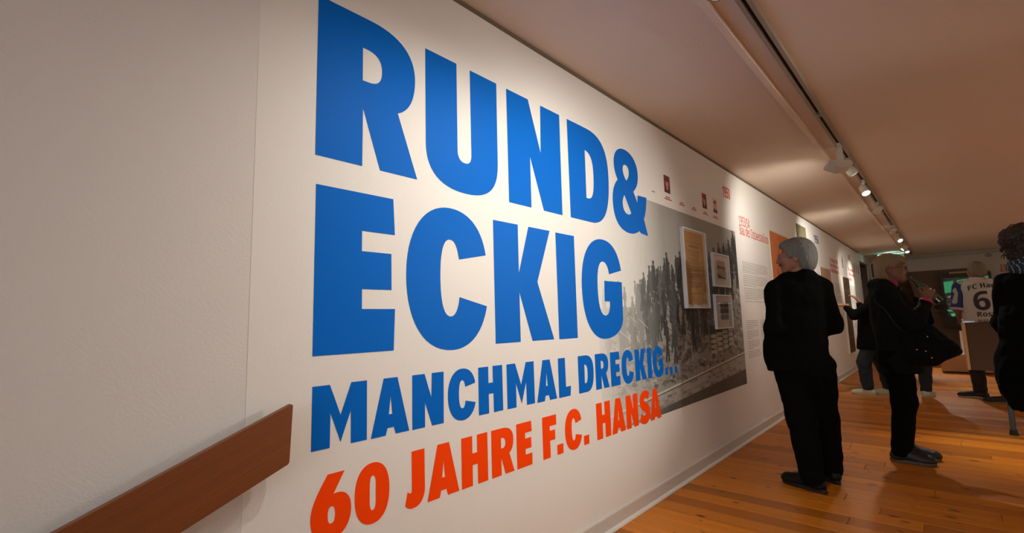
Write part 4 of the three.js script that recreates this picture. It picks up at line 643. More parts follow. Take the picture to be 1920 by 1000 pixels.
// ---- the grey-haired man in black, back turned, reading the wall
{
  const th = 0.75, t = thing('person', 'grey-haired man with glasses and moustache, all in black, back turned before the wall', 'person', [0.745, 0, -4.0], th);
  const L = (dx, y, dz) => [Math.cos(th) * dx - Math.sin(th) * dz, y, Math.sin(th) * dx + Math.cos(th) * dz];   // world offsets from the base
  const h = placer(L(0.003, 1.618, 0), 0.9, 0.03, 0, 1.0), A = [-0.175, 1.375, 0.01], B = [0.175, 1.385, 0.01];
  const eA = [-0.215, 1.11, 0.03], wA = [-0.2, 0.9, -0.06], eB = [0.222, 1.11, 0.03], wB = [0.14, 1.02, -0.18], arms = [[A, eA], [eA, wA], [B, eB], [eB, wB]];
  const hands = [...handPrims([-0.195, 0.9, -0.07], [0.25, -1, -0.3], [-1, 0, 0], [0, 0, -1], 0.5), ...handPrims([0.13, 1.02, -0.18], [-0.8, -0.2, -0.3], [0, 0.3, -1], [0, 1, 0], 0.5)];
  const hl = L(-0.085, 0.82, 0.03), hr = L(0.08, 0.82, -0.02), kl = L(-0.035, 0.46, 0.07), kr = L(0.075, 0.46, -0.1), al = L(0.005, 0.07, 0.12), ar = L(0.065, 0.07, -0.165);
  obj('body', [nets([...innerBody(1, 0.9), ...arms.map(([a, b]) => cap(a, b, 0.04, 0.032, 0.03)), cap(hl, kl, 0.07, 0.05), cap(kl, al, 0.05, 0.035), cap(hr, kr, 0.07, 0.05), cap(kr, ar, 0.05, 0.035), cap([0, 1.3, 0.02], L(0.02, 1.5, 0.01), 0.06, 0.058)], 0.014), nets(headPrims(h, { nose: 0.008 }), 0.004), nets(hands, 0.005)], M.skin, t);
  eyes(h, t);
  const cl = L(0.005, 1.5, 0.01);
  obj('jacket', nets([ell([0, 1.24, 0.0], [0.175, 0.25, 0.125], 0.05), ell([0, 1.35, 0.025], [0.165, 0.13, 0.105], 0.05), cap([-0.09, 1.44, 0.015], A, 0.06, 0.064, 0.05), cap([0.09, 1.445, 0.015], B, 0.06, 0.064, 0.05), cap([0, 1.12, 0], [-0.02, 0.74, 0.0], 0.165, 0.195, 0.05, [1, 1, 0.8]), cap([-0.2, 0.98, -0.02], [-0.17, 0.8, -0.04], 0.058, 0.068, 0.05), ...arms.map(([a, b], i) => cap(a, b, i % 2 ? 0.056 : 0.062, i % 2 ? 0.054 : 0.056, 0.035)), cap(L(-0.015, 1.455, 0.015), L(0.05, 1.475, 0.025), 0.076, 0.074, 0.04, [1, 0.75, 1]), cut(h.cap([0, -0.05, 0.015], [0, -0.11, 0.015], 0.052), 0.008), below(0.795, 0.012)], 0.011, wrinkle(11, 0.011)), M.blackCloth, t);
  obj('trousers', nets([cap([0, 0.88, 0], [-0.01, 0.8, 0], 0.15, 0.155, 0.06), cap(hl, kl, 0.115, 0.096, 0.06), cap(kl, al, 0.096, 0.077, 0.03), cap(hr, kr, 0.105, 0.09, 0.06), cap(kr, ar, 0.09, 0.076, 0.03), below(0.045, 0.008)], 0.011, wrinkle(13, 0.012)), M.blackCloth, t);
  shoe(t, [al[0], 0, al[2]], 1.19 - th, M.leather, M.black, 0.285); shoe(t, [ar[0], 0, ar[2]], 0.7 - th, M.leather, M.black, 0.285);
  obj('hair', nets([h.ell([0, 0.05, 0.022], [0.091, 0.098, 0.112], 0.02), h.ell([0, -0.005, 0.058], [0.092, 0.095, 0.085], 0.03), h.ell([0, -0.06, 0.078], [0.076, 0.06, 0.05], 0.03), h.ell([0, 0.085, -0.05], [0.066, 0.04, 0.05], 0.025), h.ell([-0.072, 0.03, -0.03], [0.02, 0.05, 0.03], 0.02), h.ell([0.072, 0.03, -0.03], [0.02, 0.05, 0.03], 0.02), cut(h.ell([0, -0.03, -0.1], [0.14, 0.1, 0.085]), 0.012), cut(h.ell([-0.09, -0.05, -0.005], [0.05, 0.042, 0.038]), 0.01), cut(h.ell([0.09, -0.05, -0.005], [0.05, 0.042, 0.038]), 0.01)], 0.004, strands(0.004, 230)), M.greyHair, t);
  obj('moustache', nets([h.cap([-0.024, -0.062, -0.088], [0, -0.053, -0.099], 0.006, 0.0075, 0.006), h.cap([0.024, -0.062, -0.088], [0, -0.055, -0.098], 0.006, 0.0075, 0.006)], 0.003), mat([0.05, 0.04, 0.03], 0.8), t);
  obj('glasses', glassesGeo(h), M.chrome, t);
}

// ---- the blond woman drinking, facing right
{
  const t = thing('person', 'blond woman in dark jacket with pink collar lifting a green bottle to her lips', 'person', [1.19, 0, -5.1], -1.5);
  // local -z is the photograph's right; local x points to the camera
  const h = placer([0.0, 1.555, -0.035], 0.02, 0.02, 0, 0.95), sR = [0.16, 1.35, 0.02], eR = [0.2, 1.08, -0.14], wR = [0.068, 1.287, -0.232], sL = [-0.17, 1.34, 0.02], eL = [-0.23, 1.07, -0.03], wL = [-0.16, 0.95, -0.2];
  const fR = [-0.35, 0.55, -0.5];
  const grip = handPrims(wR, [-0.22, 0.8, -0.3], [0.95, 0.2, 0.1], [0, 0.45, 0.7], [0.85, 0.95, 1.0, 1.05], 0.92);
  obj('body', [nets([...innerBody(1, 0.85, [0, 0.9, 0.02], 1.34), cap(sR, eR, 0.038, 0.034), cap(eR, wR, 0.034, 0.026), cap(sL, eL, 0.038, 0.034), cap(eL, wL, 0.034, 0.026), cap([0.07, 0.86, 0.02], [0.075, 0.46, 0.0], 0.07, 0.05), cap([0.075, 0.46, 0], [0.08, 0.08, 0.05], 0.05, 0.034), cap([-0.07, 0.86, 0.02], [-0.075, 0.46, 0], 0.07, 0.05), cap([-0.075, 0.46, 0], [-0.1, 0.08, 0.02], 0.05, 0.034), cap([0, 1.28, 0.02], [0, 1.43, -0.01], 0.058, 0.052)], 0.014), nets(headPrims(h, { w: 0.97 }), 0.004), nets([...grip, ...handPrims(wL, [0.2, -0.6, -0.5], [-1, 0, 0], [0, 0.3, -1], 0.5, 0.9)], 0.004)], M.skinDark, t);
  eyes(h, t);
  const jacketP = [ell([0, 1.2, 0.0], [0.18, 0.24, 0.14], 0.05), ell([0, 1.33, 0.03], [0.165, 0.11, 0.11], 0.05), cap([0.09, 1.405, 0.02], sR, 0.058, 0.062, 0.05), cap([-0.09, 1.405, 0.02], sL, 0.058, 0.062, 0.05), cap([0, 1.08, -0.03], [0, 0.68, -0.02], 0.165, 0.165, 0.06, [1.05, 1, 0.92]), cap(sR, eR, 0.066, 0.062, 0.035), cap(eR, [0.088, 1.255, -0.22], 0.06, 0.044, 0.03), cap(sL, eL, 0.064, 0.058, 0.035), cap(eL, wL, 0.056, 0.044, 0.03), cap([0, 1.43, 0.06], [0, 1.41, 0.02], 0.085, 0.09, 0.03, [1.05, 0.6, 1]), cut(cap([0, 1.4, -0.02], [0, 1.56, -0.06], 0.068, 0.07), 0.012), below(0.70, 0.012)];
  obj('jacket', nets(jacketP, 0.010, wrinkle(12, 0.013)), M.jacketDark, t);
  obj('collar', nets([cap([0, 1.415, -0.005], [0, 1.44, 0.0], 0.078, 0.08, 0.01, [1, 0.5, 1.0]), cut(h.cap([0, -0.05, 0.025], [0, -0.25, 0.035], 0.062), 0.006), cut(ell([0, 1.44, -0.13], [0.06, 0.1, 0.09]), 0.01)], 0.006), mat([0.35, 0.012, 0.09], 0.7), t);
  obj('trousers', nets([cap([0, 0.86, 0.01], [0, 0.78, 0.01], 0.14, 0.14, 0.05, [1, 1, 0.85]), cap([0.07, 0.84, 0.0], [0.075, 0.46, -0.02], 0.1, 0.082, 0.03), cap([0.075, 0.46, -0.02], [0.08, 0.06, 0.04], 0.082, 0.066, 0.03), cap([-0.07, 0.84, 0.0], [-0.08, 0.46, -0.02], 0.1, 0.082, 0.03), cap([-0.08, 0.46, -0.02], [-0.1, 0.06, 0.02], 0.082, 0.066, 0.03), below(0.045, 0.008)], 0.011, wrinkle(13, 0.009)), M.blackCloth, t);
  shoe(t, [0.09, 0, 0.03], 0, mat([0.012, 0.012, 0.011], 0.5), mat([0.10, 0.08, 0.055], 0.7), 0.26); shoe(t, [-0.12, 0, -0.01], -0.15, mat([0.012, 0.012, 0.011], 0.5), mat([0.10, 0.08, 0.055], 0.7), 0.26);
  obj('hair', nets([h.ell([0, 0.045, 0.02], [0.087, 0.095, 0.107], 0.02), h.ell([0, -0.02, 0.055], [0.086, 0.095, 0.078], 0.03), h.ell([0, -0.07, 0.075], [0.062, 0.05, 0.045], 0.03), h.ell([0, 0.08, -0.045], [0.072, 0.044, 0.055], 0.02), h.ell([0.02, 0.058, -0.086], [0.05, 0.03, 0.022], 0.02), h.ell([-0.02, 0.055, -0.086], [0.05, 0.034, 0.022], 0.02), cut(h.ell([0, -0.06, -0.08], [0.15, 0.1, 0.085]), 0.01), cut(h.ell([0.1, -0.025, 0.012], [0.05, 0.05, 0.032]), 0.008), cut(h.ell([-0.1, -0.025, 0.012], [0.05, 0.05, 0.032]), 0.008)], 0.004, strands(0.005, 230)), M.blondHair, t);
  { const hp = [h.ell([0, 0.045, 0.02], [0.087, 0.095, 0.107], 0.02), h.ell([0, -0.02, 0.055], [0.086, 0.095, 0.078], 0.03), h.ell([0, -0.07, 0.075], [0.062, 0.05, 0.045], 0.03)], row = (dx) => [...Array(8)].map((_, i) => hug(hp, h.pt([0.03 + dx + 0.012 * Math.sin(i * 0.45), 0.075 - i * 0.022, 0.2]), 0.003));
    obj('hair_clip', [tube(row(0.0), 0.0065, 30, 8), tube(row(0.02), 0.005, 30, 8), ...row(0.01).slice(1, 7).map((p) => new THREE.SphereGeometry(0.006, 8, 6).translate(...p))], M.black, t); }
  obj('glasses', glassesGeo(h, 0.0017), mat([0.03, 0.015, 0.012], 0.3), t);
  obj('wristband', new THREE.TorusGeometry(0.036, 0.009, 10, 32).scale(1, 1, 1.5).applyQuaternion(new THREE.Quaternion().setFromUnitVectors(V(0, 0, 1), V(-0.3, 0.85, -0.3).normalize())).translate(0.075, 1.272, -0.228), mat([0.75, 0.02, 0.11], 0.5), t);
  // bottle: lips to hand
  t.updateMatrixWorld(true);
  const b = thing('bottle', 'green glass beer bottle held tilted at the woman\'s lips', 'bottle'), mouth = t.localToWorld(V(0, 1.478, -0.145)), base = t.localToWorld(V(0.012, 1.262, -0.318));
  b.position.copy(base); const dir = mouth.clone().sub(base), L = dir.length(), q = new THREE.Quaternion().setFromUnitVectors(V(0, 1, 0), dir.normalize()); b.quaternion.copy(q);
  const pr = [[0.001, 0], [0.029, 0.001], [0.0315, 0.005], [0.0315, 0.56 * L], [0.029, 0.62 * L], [0.019, 0.72 * L], [0.0145, 0.8 * L], [0.0135, 0.95 * L], [0.0145, 0.955 * L], [0.0145, 0.995 * L], [0.011, L]].map(([x, y]) => new THREE.Vector2(x, y));
  obj('glass_body', new THREE.LatheGeometry(pr, 32), phys([0.006, 0.05, 0.014], 0.08, { clearcoat: 1 }), b);
  obj('label', new THREE.CylinderGeometry(0.0319, 0.0319, 0.06, 32, 1, true).translate(0, 0.07, 0), mat([0.11, 0.085, 0.045], 0.6), b);
  // shoulder bag hanging at her front side
  const g = thing('shoulder_bag', 'large slouchy black bag hanging at the drinking woman\'s side', 'bag', [1.36, 0, -4.98]);
  const bagP = [ell([0.0, 0.93, 0.0], [0.14, 0.15, 0.11], 0.05), ell([0.1, 0.9, 0.0], [0.11, 0.09, 0.09], 0.05), cap([0.04, 1.05, 0], [0.16, 0.92, 0], 0.05, 0.05, 0.05), cap([-0.08, 0.83, 0.0], [0.06, 0.82, 0.0], 0.05, 0.04, 0.05), ell([0.17, 0.885, 0], [0.06, 0.025, 0.035], 0.05)];
  obj('bag_body', nets(bagP, 0.009, wrinkle(14, 0.012)), phys([0.006, 0.006, 0.0056], 0.9, { specularIntensity: 0.3 }), g);
  obj('flap', nets([ell([0.09, 1.0, 0.0], [0.11, 0.035, 0.1], 0.02, [[0.72, -0.69, 0], [0.69, 0.72, 0], [0, 0, 1]])], 0.008), phys([0.007, 0.007, 0.0066], 0.85, { specularIntensity: 0.3 }), g);
  for (const [x, y] of [[-0.02, 0.9], [0.03, 0.89], [0.06, 0.84], [0.05, 1.0]]) obj('snap', new THREE.SphereGeometry(0.007, 10, 8).translate(x, y, 0.118), M.chrome, g);
  { const w = [[0.15, 1.0, -0.1], [0.17, 1.1, -0.02], [0.18, 1.22, 0.03], [0.15, 1.33, 0.04], [0.09, 1.42, 0.02]].map((p) => { const q = hug(jacketP, p, 0.006), v = t.localToWorld(V(...q)); return [v.x - 1.36, v.y, v.z + 4.98]; });
    obj('strap', tube(w, 0.005, 80, 6), M.black, g); }
}

// ---- person in a dark coat and jeans pointing at the panels, mostly behind the woman
{
  const t = thing('person', 'person in black coat, jeans and pale sneakers, hands raised pointing at the wall', 'person', [0.66, 0, -8.75], 1.5);
  // local -z = photograph's left; local x = away from the camera
  const h = placer([0, 1.57, 0.27], 0.3, 0, 0, 0.95), sh = [[-0.17, 1.36, 0.15], [0.17, 1.36, 0.15]], el = [[-0.22, 1.15, -0.12], [0.2, 1.2, -0.1]], wr = [[-0.2, 1.31, -0.24], [0.18, 1.37, -0.12]];
  obj('body', [nets([...innerBody(1, 0.85, [0, 0.9, 0.02], 1.36, 0.14), cap([0, 1.3, 0.14], [0, 1.46, 0.25], 0.058, 0.054), ...[0, 1].flatMap((i) => [cap(sh[i], el[i], 0.04, 0.034), cap(el[i], wr[i], 0.034, 0.026)]), cap([-0.08, 0.86, 0], [-0.09, 0.46, -0.08], 0.07, 0.05), cap([-0.09, 0.46, -0.08], [-0.1, 0.09, -0.06], 0.05, 0.034), cap([0.08, 0.86, 0.02], [0.09, 0.46, 0.08], 0.07, 0.05), cap([0.09, 0.46, 0.08], [0.1, 0.09, 0.14], 0.05, 0.034)], 0.015), nets(headPrims(h), 0.006), nets([...handPrims([-0.2, 1.31, -0.235], [0.05, 0.1, -1], [0, 1, 0], [1, 0.2, 0], [0.12, 0.25, 0.3, 0.35], 0.95, 0.12), ...handPrims([0.18, 1.37, -0.12], [0, 0.75, -0.55], [0.3, 0.3, 1], [-1, 0, 0], 0.4, 0.95)], 0.005)], M.skin, t);
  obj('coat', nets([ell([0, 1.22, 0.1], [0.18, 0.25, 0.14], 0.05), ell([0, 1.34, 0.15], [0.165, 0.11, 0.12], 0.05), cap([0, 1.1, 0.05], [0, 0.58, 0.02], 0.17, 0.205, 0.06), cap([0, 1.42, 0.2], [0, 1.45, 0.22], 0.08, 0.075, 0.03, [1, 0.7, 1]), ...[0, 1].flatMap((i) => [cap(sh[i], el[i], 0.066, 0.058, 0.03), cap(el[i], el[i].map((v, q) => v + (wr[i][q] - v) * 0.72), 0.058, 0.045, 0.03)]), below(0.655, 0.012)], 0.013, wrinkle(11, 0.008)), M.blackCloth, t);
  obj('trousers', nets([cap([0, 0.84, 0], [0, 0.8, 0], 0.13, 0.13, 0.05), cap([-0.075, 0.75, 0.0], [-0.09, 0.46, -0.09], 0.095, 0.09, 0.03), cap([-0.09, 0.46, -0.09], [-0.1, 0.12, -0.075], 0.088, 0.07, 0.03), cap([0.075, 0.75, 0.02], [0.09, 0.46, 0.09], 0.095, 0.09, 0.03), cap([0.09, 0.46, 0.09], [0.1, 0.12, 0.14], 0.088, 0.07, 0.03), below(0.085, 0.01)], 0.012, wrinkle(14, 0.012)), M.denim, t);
  shoe(t, [-0.1, 0, -0.07], 0, M.sneaker, M.sole, 0.27); shoe(t, [0.1, 0, 0.16], 0, M.sneaker, M.sole, 0.27);
  obj('hair', nets([h.ell([0, 0.05, 0.022], [0.09, 0.097, 0.11], 0.02), h.ell([0, -0.01, 0.055], [0.09, 0.1, 0.08], 0.03), cut(h.ell([0, -0.045, -0.08], [0.14, 0.095, 0.075]), 0.01)], 0.007, strands(0.005)), M.brownHair, t);
  obj('watch', [new THREE.TorusGeometry(0.031, 0.008, 8, 28).scale(1, 1, 1.3).applyQuaternion(new THREE.Quaternion().setFromUnitVectors(V(0, 0, 1), V(-0.1, 0.95, -0.1).normalize())).translate(0.182, 1.345, -0.117), new THREE.SphereGeometry(0.015, 10, 8).translate(0.15, 1.345, -0.11)], M.black, t);
}
// ---- person with long brown hair, hidden but for hair and one shoe
{
  const t = thing('person', 'person with long brown hair and jeans almost hidden behind the drinking woman', 'person', [1.13, 0, -8.9], -0.1);
  const h = placer([-0.05, 1.53, -0.01], 0.6, 0, 0, 0.93);
  obj('body', [nets([...innerBody(1, 0.85, [0, 0.88, 0], 1.32), cap([0, 1.25, 0.02], [-0.04, 1.42, 0], 0.056, 0.052), cap([0.17, 1.31, 0], [0.2, 1.05, 0], 0.04, 0.034), cap([0.2, 1.05, 0], [0.14, 1.0, -0.2], 0.034, 0.026), cap([-0.17, 1.31, 0], [-0.2, 1.05, 0], 0.04, 0.034), cap([-0.2, 1.05, 0], [-0.14, 1.0, -0.2], 0.034, 0.026), cap([0.08, 0.85, 0], [0.1, 0.46, 0], 0.07, 0.05), cap([0.1, 0.46, 0], [0.08, 0.09, 0], 0.05, 0.034), cap([-0.08, 0.85, 0], [-0.1, 0.46, 0], 0.07, 0.05), cap([-0.1, 0.46, 0], [-0.08, 0.09, 0], 0.05, 0.034)], 0.015), nets(headPrims(h), 0.006), nets([...handPrims([0.14, 1.0, -0.2], [-0.5, 0, -0.8], [0.5, 0.6, 0], [0, 1, 0], 0.5, 0.9), ...handPrims([-0.14, 1.0, -0.2], [0.5, 0, -0.8], [-0.5, 0.6, 0], [0, 1, 0], 0.5, 0.9)], 0.006)], M.skin, t);
  obj('sweater', nets([ell([0, 1.18, 0], [0.17, 0.23, 0.12], 0.05), ell([0, 1.3, 0.02], [0.16, 0.1, 0.1], 0.05), cap([0, 1.05, 0], [0, 0.82, 0], 0.15, 0.155, 0.05, [1, 1, 0.8]), cap([0.16, 1.31, 0], [0.2, 1.05, 0], 0.06, 0.052, 0.03), cap([0.2, 1.05, 0], [0.15, 1.01, -0.17], 0.052, 0.042, 0.03), cap([-0.16, 1.31, 0], [-0.2, 1.05, 0], 0.06, 0.052, 0.03), cap([-0.2, 1.05, 0], [-0.15, 1.01, -0.17], 0.052, 0.042, 0.03)], 0.014, wrinkle(11, 0.008)), M.blackCloth, t);
  obj('trousers', nets([cap([0, 0.86, 0], [0, 0.8, 0], 0.145, 0.145, 0.05, [1, 1, 0.8]), cap([0.08, 0.82, 0], [0.1, 0.46, 0], 0.098, 0.078, 0.03), cap([0.1, 0.46, 0], [0.08, 0.1, 0], 0.078, 0.066, 0.03), cap([-0.08, 0.82, 0], [-0.1, 0.46, 0], 0.098, 0.078, 0.03), cap([-0.1, 0.46, 0], [-0.08, 0.1, 0], 0.078, 0.066, 0.03), below(0.075, 0.01)], 0.013, wrinkle(14, 0.01)), M.denim, t);
  shoe(t, [0.08, 0, 0.0], -0.2, M.sneaker, M.sole, 0.26); shoe(t, [-0.08, 0, 0.0], 0.2, M.sneaker, M.sole, 0.26);
  obj('hair', nets([h.ell([0, 0.05, 0.022], [0.092, 0.1, 0.112], 0.02), h.ell([0, -0.04, 0.055], [0.098, 0.12, 0.085], 0.03), cap([h.pt([0.03, -0.1, 0.07])[0], 1.43, 0.05], [0.04, 1.3, 0.1], 0.075, 0.04, 0.03), cap([h.pt([-0.05, -0.1, 0.05])[0], 1.43, 0.05], [-0.08, 1.28, 0.09], 0.06, 0.03, 0.03), cut(h.ell([0, -0.045, -0.085], [0.14, 0.1, 0.075]), 0.01)], 0.007, strands(0.01)), phys([0.02, 0.009, 0.004], 1, { specularIntensity: 0.1 }), t);
}
// ---- man in the football shirt, seen from behind
{
  const t = thing('person', 'grey-haired man in white and blue football shirt numbered 65, seen from behind', 'person', [1.875, 0, -9.0], 0.12);
  const h = placer([0.0, 1.715, -0.01], 0.25, -0.05, 0, 1.06), s = 1.06;
  const sh = [[-0.19, 1.5, 0], [0.19, 1.5, 0]], el = [[-0.24, 1.2, 0.03], [0.24, 1.2, 0.03]], wr = [[-0.19, 1.02, -0.16], [0.19, 1.02, -0.16]];
  obj('body', [nets([...innerBody(1, 1, [0, 0.95, 0], 1.49), cap([0, 1.4, 0.02], [0.01, 1.6, 0.0], 0.066, 0.062), ...[0, 1].flatMap((i) => [cap(sh[i], el[i], 0.052, 0.044), cap(el[i], wr[i], 0.043, 0.03)]), cap([-0.09, 0.9, 0], [-0.12, 0.48, -0.06], 0.075, 0.052), cap([-0.12, 0.48, -0.06], [-0.1, 0.1, -0.12], 0.052, 0.036), cap([0.09, 0.9, 0], [0.1, 0.48, 0.02], 0.075, 0.052), cap([0.1, 0.48, 0.02], [0.09, 0.1, 0.3], 0.052, 0.036)], 0.014), nets(headPrims(h), 0.005), nets([...handPrims(wr[0], [0.5, 0.2, -0.8], [-0.5, 0.6, 0.2], [0, 1, 0], 0.5), ...handPrims(wr[1], [-0.5, 0.2, -0.8], [0.5, 0.6, 0.2], [0, 1, 0], 0.5)], 0.005)], M.skinDark, t);
  obj('hair', nets([h.ell([0, 0.032, 0.022], [0.08, 0.093, 0.101], 0.02), h.ell([0, -0.03, 0.055], [0.082, 0.07, 0.062], 0.03), cut(h.ell([0, 0.185, -0.01], [0.09, 0.075, 0.11]), 0.02), cut(h.ell([0, -0.03, -0.08], [0.14, 0.14, 0.085]), 0.01), cut(h.ell([0.09, -0.02, 0.0], [0.04, 0.04, 0.03]), 0.01), cut(h.ell([-0.09, -0.02, 0.0], [0.04, 0.04, 0.03]), 0.01)], 0.005, strands(0.004)), M.balding, t);
  const shirtP = [ell([0, 1.33, 0.0], [0.21, 0.27, 0.14], 0.05), ell([0, 1.46, 0.02], [0.19, 0.12, 0.11], 0.05), cap([-0.1, 1.545, 0.01], [-0.18, 1.5, 0], 0.06, 0.07, 0.05), cap([0.1, 1.545, 0.01], [0.18, 1.5, 0], 0.06, 0.07, 0.05), cap([0, 1.2, 0], [0, 0.92, 0], 0.205, 0.2, 0.05, [1, 1, 0.76]), below(0.88, 0.01)];
  obj('shirt', nets(shirtP, 0.011, wrinkle(9, 0.004)), mat([0.52, 0.5, 0.45], 0.8), t);
  obj('shirt_collar', nets([cap([0, 1.56, 0.015], [0.0, 1.6, 0.015], 0.1, 0.094, 0.02, [1, 0.6, 1]), cut(h.cap([0, -0.05, 0.025], [0, -0.3, 0.04], 0.068), 0.006)], 0.008), mat([0.52, 0.46, 0.42], 0.8), t);
  for (const i of [0, 1]) {
    const at = (k) => sh[i].map((v, q) => v + (el[i][q] - v) * k);
    const sl = obj('sleeve', nets([cap(sh[i], at(0.92), 0.078, 0.072, 0.03), cut(cap(at(1.32), at(1.7), 0.09), 0.004)], 0.01, wrinkle(9, 0.004)), mat([0.012, 0.03, 0.13], 0.75), t);
    obj('cuff', cyl(at(0.93), at(1.04), 0.078, 0.078, 32), mat([0.5, 0.42, 0.4], 0.8), sl);
    const x = i ? 1 : -1; obj('stripe', nets([cap([x * 0.225, 1.43, 0.055], [x * 0.262, 1.3, 0.075], 0.026, 0.03, 0.02), cap([x * 0.17, 1.56, 0.03], [x * 0.24, 1.45, 0.045], 0.035, 0.03, 0.02)], 0.008), mat([0.36, 0.38, 0.34], 0.8), sl);
  }
  // print laid on the cloth of the back
  const lay = (str, size, cx, y, arch, sx = 1, font = 'sans_bold') => {
    const shp = fonts[font].generateShapes(str, size), g = new THREE.ShapeGeometry(shp, 4), p = g.attributes.position; g.computeBoundingBox(); const w = g.boundingBox.max.x;
    for (let i = 0; i < p.count; i++) { const X = cx + (p.getX(i) - w / 2) * sx, Y = y + p.getY(i) - arch * ((X - cx) * (X - cx)); let z = 0.3, q = 0; while (q++ < 60) { const d = field(shirtP, X, Y, z); if (d < 0.0012) break; z -= Math.max(d * 0.7, 0.001); } p.setXYZ(i, X, Y, z + 0.006); }
    g.computeVertexNormals(); return g;
  };
  obj('shirt_lettering', lay('FC Hansa', 0.064, 0.055, 1.48, 1.1, 0.95, 'sans_bold'), M.black, t);
  obj('shirt_number', lay('65', 0.25, 0.075, 1.185, 0, 0.95), M.black, t);
  obj('shirt_lettering', lay('Rostock', 0.066, 0.09, 1.1, 0.2, 0.95), M.black, t);
  obj('trousers', nets([cap([0, 0.95, 0], [0, 0.86, 0], 0.17, 0.165, 0.05, [1, 1, 0.78]), cap([-0.09, 0.88, 0], [-0.12, 0.48, -0.06], 0.105, 0.085, 0.03), cap([-0.12, 0.48, -0.06], [-0.1, 0.12, -0.12], 0.085, 0.07, 0.03), cap([0.09, 0.88, 0], [0.1, 0.48, 0.04], 0.105, 0.085, 0.03), cap([0.1, 0.48, 0.04], [0.09, 0.12, 0.3], 0.085, 0.07, 0.03), below(0.085, 0.01)], 0.012, wrinkle(13, 0.01)), mat([0.018, 0.014, 0.012], 0.9), t);
  shoe(t, [-0.1, 0, -0.13], 1.35, mat([0.015, 0.013, 0.013], 0.7), M.sole, 0.3); shoe(t, [0.09, 0, 0.3], 1.35, mat([0.02, 0.017, 0.015], 0.7), mat([0.2, 0.16, 0.1], 0.7), 0.3);
}
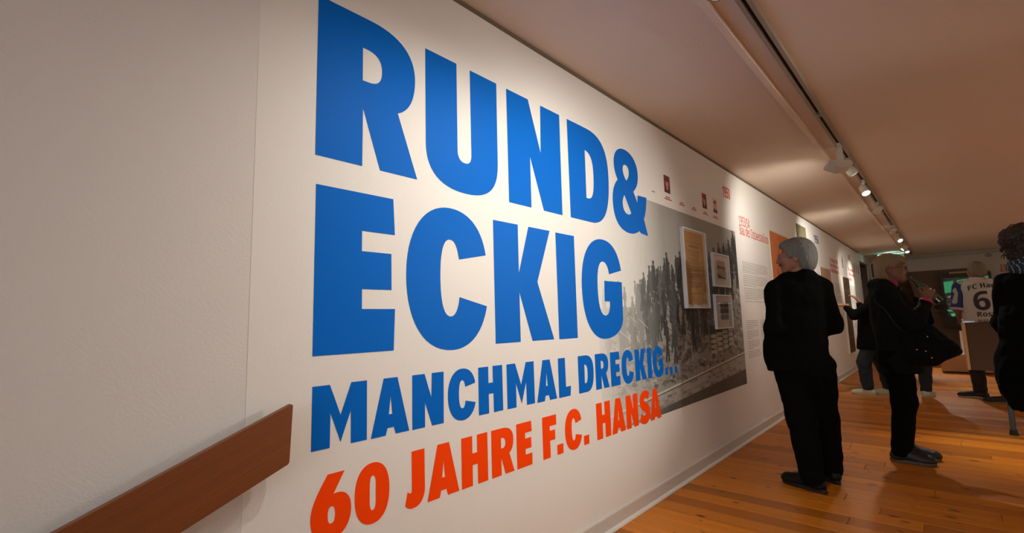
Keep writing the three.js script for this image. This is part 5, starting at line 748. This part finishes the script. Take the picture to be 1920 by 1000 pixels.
// ---- dark-haired visitor at the right edge
{
  const t = thing('person', 'person in black with curly pinned-up dark hair and patterned scarf at the right edge', 'person', [2.035, 0, -4.6], -0.55);
  const h = placer([-0.04, 1.615, 0.02], -0.15, 0, 0, 0.98), sh = [[-0.19, 1.37, 0], [0.19, 1.37, 0]], el = [[-0.235, 1.1, 0.0], [0.25, 1.1, 0.02]], wr = [[-0.15, 1.0, -0.2], [0.17, 1.0, -0.2]];
  obj('body', [nets([...innerBody(1, 1, [0, 0.88, 0], 1.36), cap([0, 1.28, 0.02], [0, 1.5, 0.01], 0.058, 0.054), ...[0, 1].flatMap((i) => [cap(sh[i], el[i], 0.042, 0.036), cap(el[i], wr[i], 0.036, 0.027)]), cap([-0.08, 0.85, 0], [-0.09, 0.46, 0], 0.075, 0.05), cap([-0.09, 0.46, 0], [-0.09, 0.09, 0], 0.05, 0.036), cap([0.08, 0.85, 0], [0.09, 0.46, 0], 0.075, 0.05), cap([0.09, 0.46, 0], [0.09, 0.09, 0], 0.05, 0.036)], 0.014), nets(headPrims(h), 0.005), nets([...handPrims(wr[0], [0.6, 0, -0.8], [-0.5, 0.6, 0.2], [0, 1, 0], 0.5, 0.92), ...handPrims(wr[1], [-0.6, 0, -0.8], [0.5, 0.6, 0.2], [0, 1, 0], 0.5, 0.92)], 0.005)], M.skinDark, t);
  obj('coat', nets([ell([0, 1.2, 0.0], [0.215, 0.27, 0.15], 0.05), ell([0, 1.35, 0.03], [0.2, 0.12, 0.12], 0.05), cap([-0.03, 1.1, 0.0], [-0.03, 0.78, 0.0], 0.225, 0.25, 0.06, [1, 1, 0.9]), cap([-0.03, 0.72, 0.0], [-0.03, 0.5, 0.02], 0.245, 0.215, 0.1), ...[0, 1].flatMap((i) => [cap(sh[i], el[i], 0.075, 0.07, 0.03), cap(el[i], el[i].map((v, q) => v + (wr[i][q] - v) * 0.85), 0.068, 0.05, 0.03)]), cap([-0.12, 0.85, 0.03], [-0.06, 0.64, 0.04], 0.13, 0.12, 0.08), below(0.545, 0.02)], 0.012, wrinkle(12, 0.012)), M.blackCloth, t);
  obj('trousers', nets([cap([0, 0.86, 0], [0, 0.8, 0], 0.15, 0.15, 0.05, [1, 1, 0.8]), cap([0.09, 0.82, 0], [0.1, 0.46, 0], 0.1, 0.08, 0.03), cap([0.1, 0.46, 0], [0.1, 0.1, 0], 0.08, 0.07, 0.03), cap([-0.05, 0.82, 0], [-0.03, 0.46, 0], 0.1, 0.08, 0.03), cap([-0.03, 0.46, 0], [-0.03, 0.1, 0], 0.08, 0.07, 0.03), below(0.075, 0.01)], 0.013), M.blackCloth, t);
  shoe(t, [0.1, 0, 0], -0.2, M.leather, M.black, 0.26); shoe(t, [-0.03, 0, 0], 0.1, M.leather, M.black, 0.26);
  // hair: cap of hair, bun and loose curls
  const curls = [];
  for (let i = 0; i < 46; i++) { const a = rr(-0.5, Math.PI + 0.5), y = rr(-0.05, 0.14), r0 = 0.098 - Math.max(0, y - 0.06) * 0.55, c = [r0 * Math.cos(a), y, 0.03 + (r0 + 0.012) * Math.sin(a)], R = rr(0.008, 0.02), pts = []; for (let q = 0; q < 14; q++) pts.push([c[0] + R * Math.cos(q * 0.8) + 0.0015 * q * Math.cos(a), c[1] + R * Math.sin(q * 0.8) - 0.002 * q, c[2] + R * 0.6 * Math.cos(q * 0.8 + 1) + 0.001 * q]); curls.push(tube(pts, rr(0.0025, 0.005), 40, 5).applyMatrix4(h.mat)); }
  obj('hair', [nets([h.ell([0, 0.05, 0.025], [0.096, 0.1, 0.115], 0.02), h.ell([0, -0.015, 0.06], [0.092, 0.085, 0.08], 0.03), h.ell([-0.02, 0.06, 0.125], [0.055, 0.055, 0.05], 0.02), h.ell([-0.06, 0.03, 0.09], [0.045, 0.05, 0.045], 0.02), h.ell([-0.02, -0.075, 0.085], [0.06, 0.04, 0.035], 0.02), cut(h.ell([0, -0.045, -0.085], [0.14, 0.1, 0.075]), 0.01), cut(h.ell([0.1, -0.02, 0.01], [0.05, 0.04, 0.025]), 0.008)], 0.005, (x, y, z) => 0.012 * perlin.noise(x * 70, y * 70, z * 70)), ...curls], M.brownHair, t);
  { const b = []; for (let i = 0; i < 8; i++) { const a = 0.5 + i * 0.16; b.push(new THREE.SphereGeometry(0.005, 8, 6).translate(0.1 * Math.cos(a) * 0.95, 0.05 + 0.105 * Math.sin(a) * 0.95 - 0.01, 0.02).applyMatrix4(h.mat)); } obj('hair_band', b, mat([0.25, 0.16, 0.1], 0.3, { metalness: 0.6 }), t); }
  const scarfTex = canvasTex(256, 256, (c, W, Hh) => { c.fillStyle = '#12161c'; c.fillRect(0, 0, W, Hh); c.strokeStyle = '#6f8794'; c.lineWidth = 16; for (let i = -4; i < 9; i++) { c.beginPath(); c.moveTo(i * 52, 0); c.lineTo(i * 52 + 70, 128); c.lineTo(i * 52, 256); c.stroke(); } c.strokeStyle = '#3a4c5e'; c.lineWidth = 6; for (let i = -4; i < 9; i++) { c.beginPath(); c.moveTo(i * 52 + 26, 0); c.lineTo(i * 52 + 96, 128); c.lineTo(i * 52 + 26, 256); c.stroke(); } });
  scarfTex.wrapS = scarfTex.wrapT = THREE.RepeatWrapping; const scarfG = []; for (const [y, r, k] of [[1.475, 0.088, 0], [1.445, 0.1, 0.8], [1.425, 0.094, 1.9]]) { const pts = []; for (let i = 0; i < 16; i++) { const a = i / 16 * 6.2832; pts.push([-0.045 + r * Math.cos(a), y + 0.03 + 0.014 * Math.sin(2 * a + k), 0.03 + r * 0.95 * Math.sin(a)]); } const g = tube(pts, 0.026, 80, 10, true); const uv = g.attributes.uv; for (let i = 0; i < uv.count; i++) uv.setXY(i, uv.getX(i) * 4, uv.getY(i)); scarfG.push(g); }
  obj('scarf', scarfG, mat(0xffffff, 0.85, { map: scarfTex }), t);
  const b = thing('handbag', 'dull red-brown handbag corner at the right edge beside the person in black', 'bag', [2.02, 0, -4.36]);
  obj('bag_body', nets([cap([-0.1, 0.83, 0], [0.14, 0.86, 0.02], 0.05, 0.06, 0.05), cap([-0.02, 0.72, 0], [0.16, 0.7, 0.02], 0.06, 0.06, 0.08)], 0.009, wrinkle(12, 0.004)), mat([0.09, 0.03, 0.022], 0.6), b);
  obj('handle', tube([[-0.04, 0.88, 0], [-0.03, 1.0, 0.0], [0.03, 1.05, 0], [0.1, 1.0, 0.01], [0.11, 0.9, 0.015]], 0.008, 30, 6), M.black, b);
}
{ // thin cable running down the wall to the skirting
  const o = obj('cable', tube([[0.006, 0.5, -6.9], [0.006, 0.34, -6.92], [0.008, 0.2, -6.9], [0.012, 0.13, -6.98], [0.022, 0.098, -7.1], [0.03, 0.06, -7.2], [0.04, 0.022, -7.32]], 0.004, 50, 6), mat([0.45, 0.36, 0.28], 0.6)); tag(o, 'thin pale cable hanging down the wall onto the skirting behind the grey-haired man', 'cable');
}
renderer.render(scene, camera);
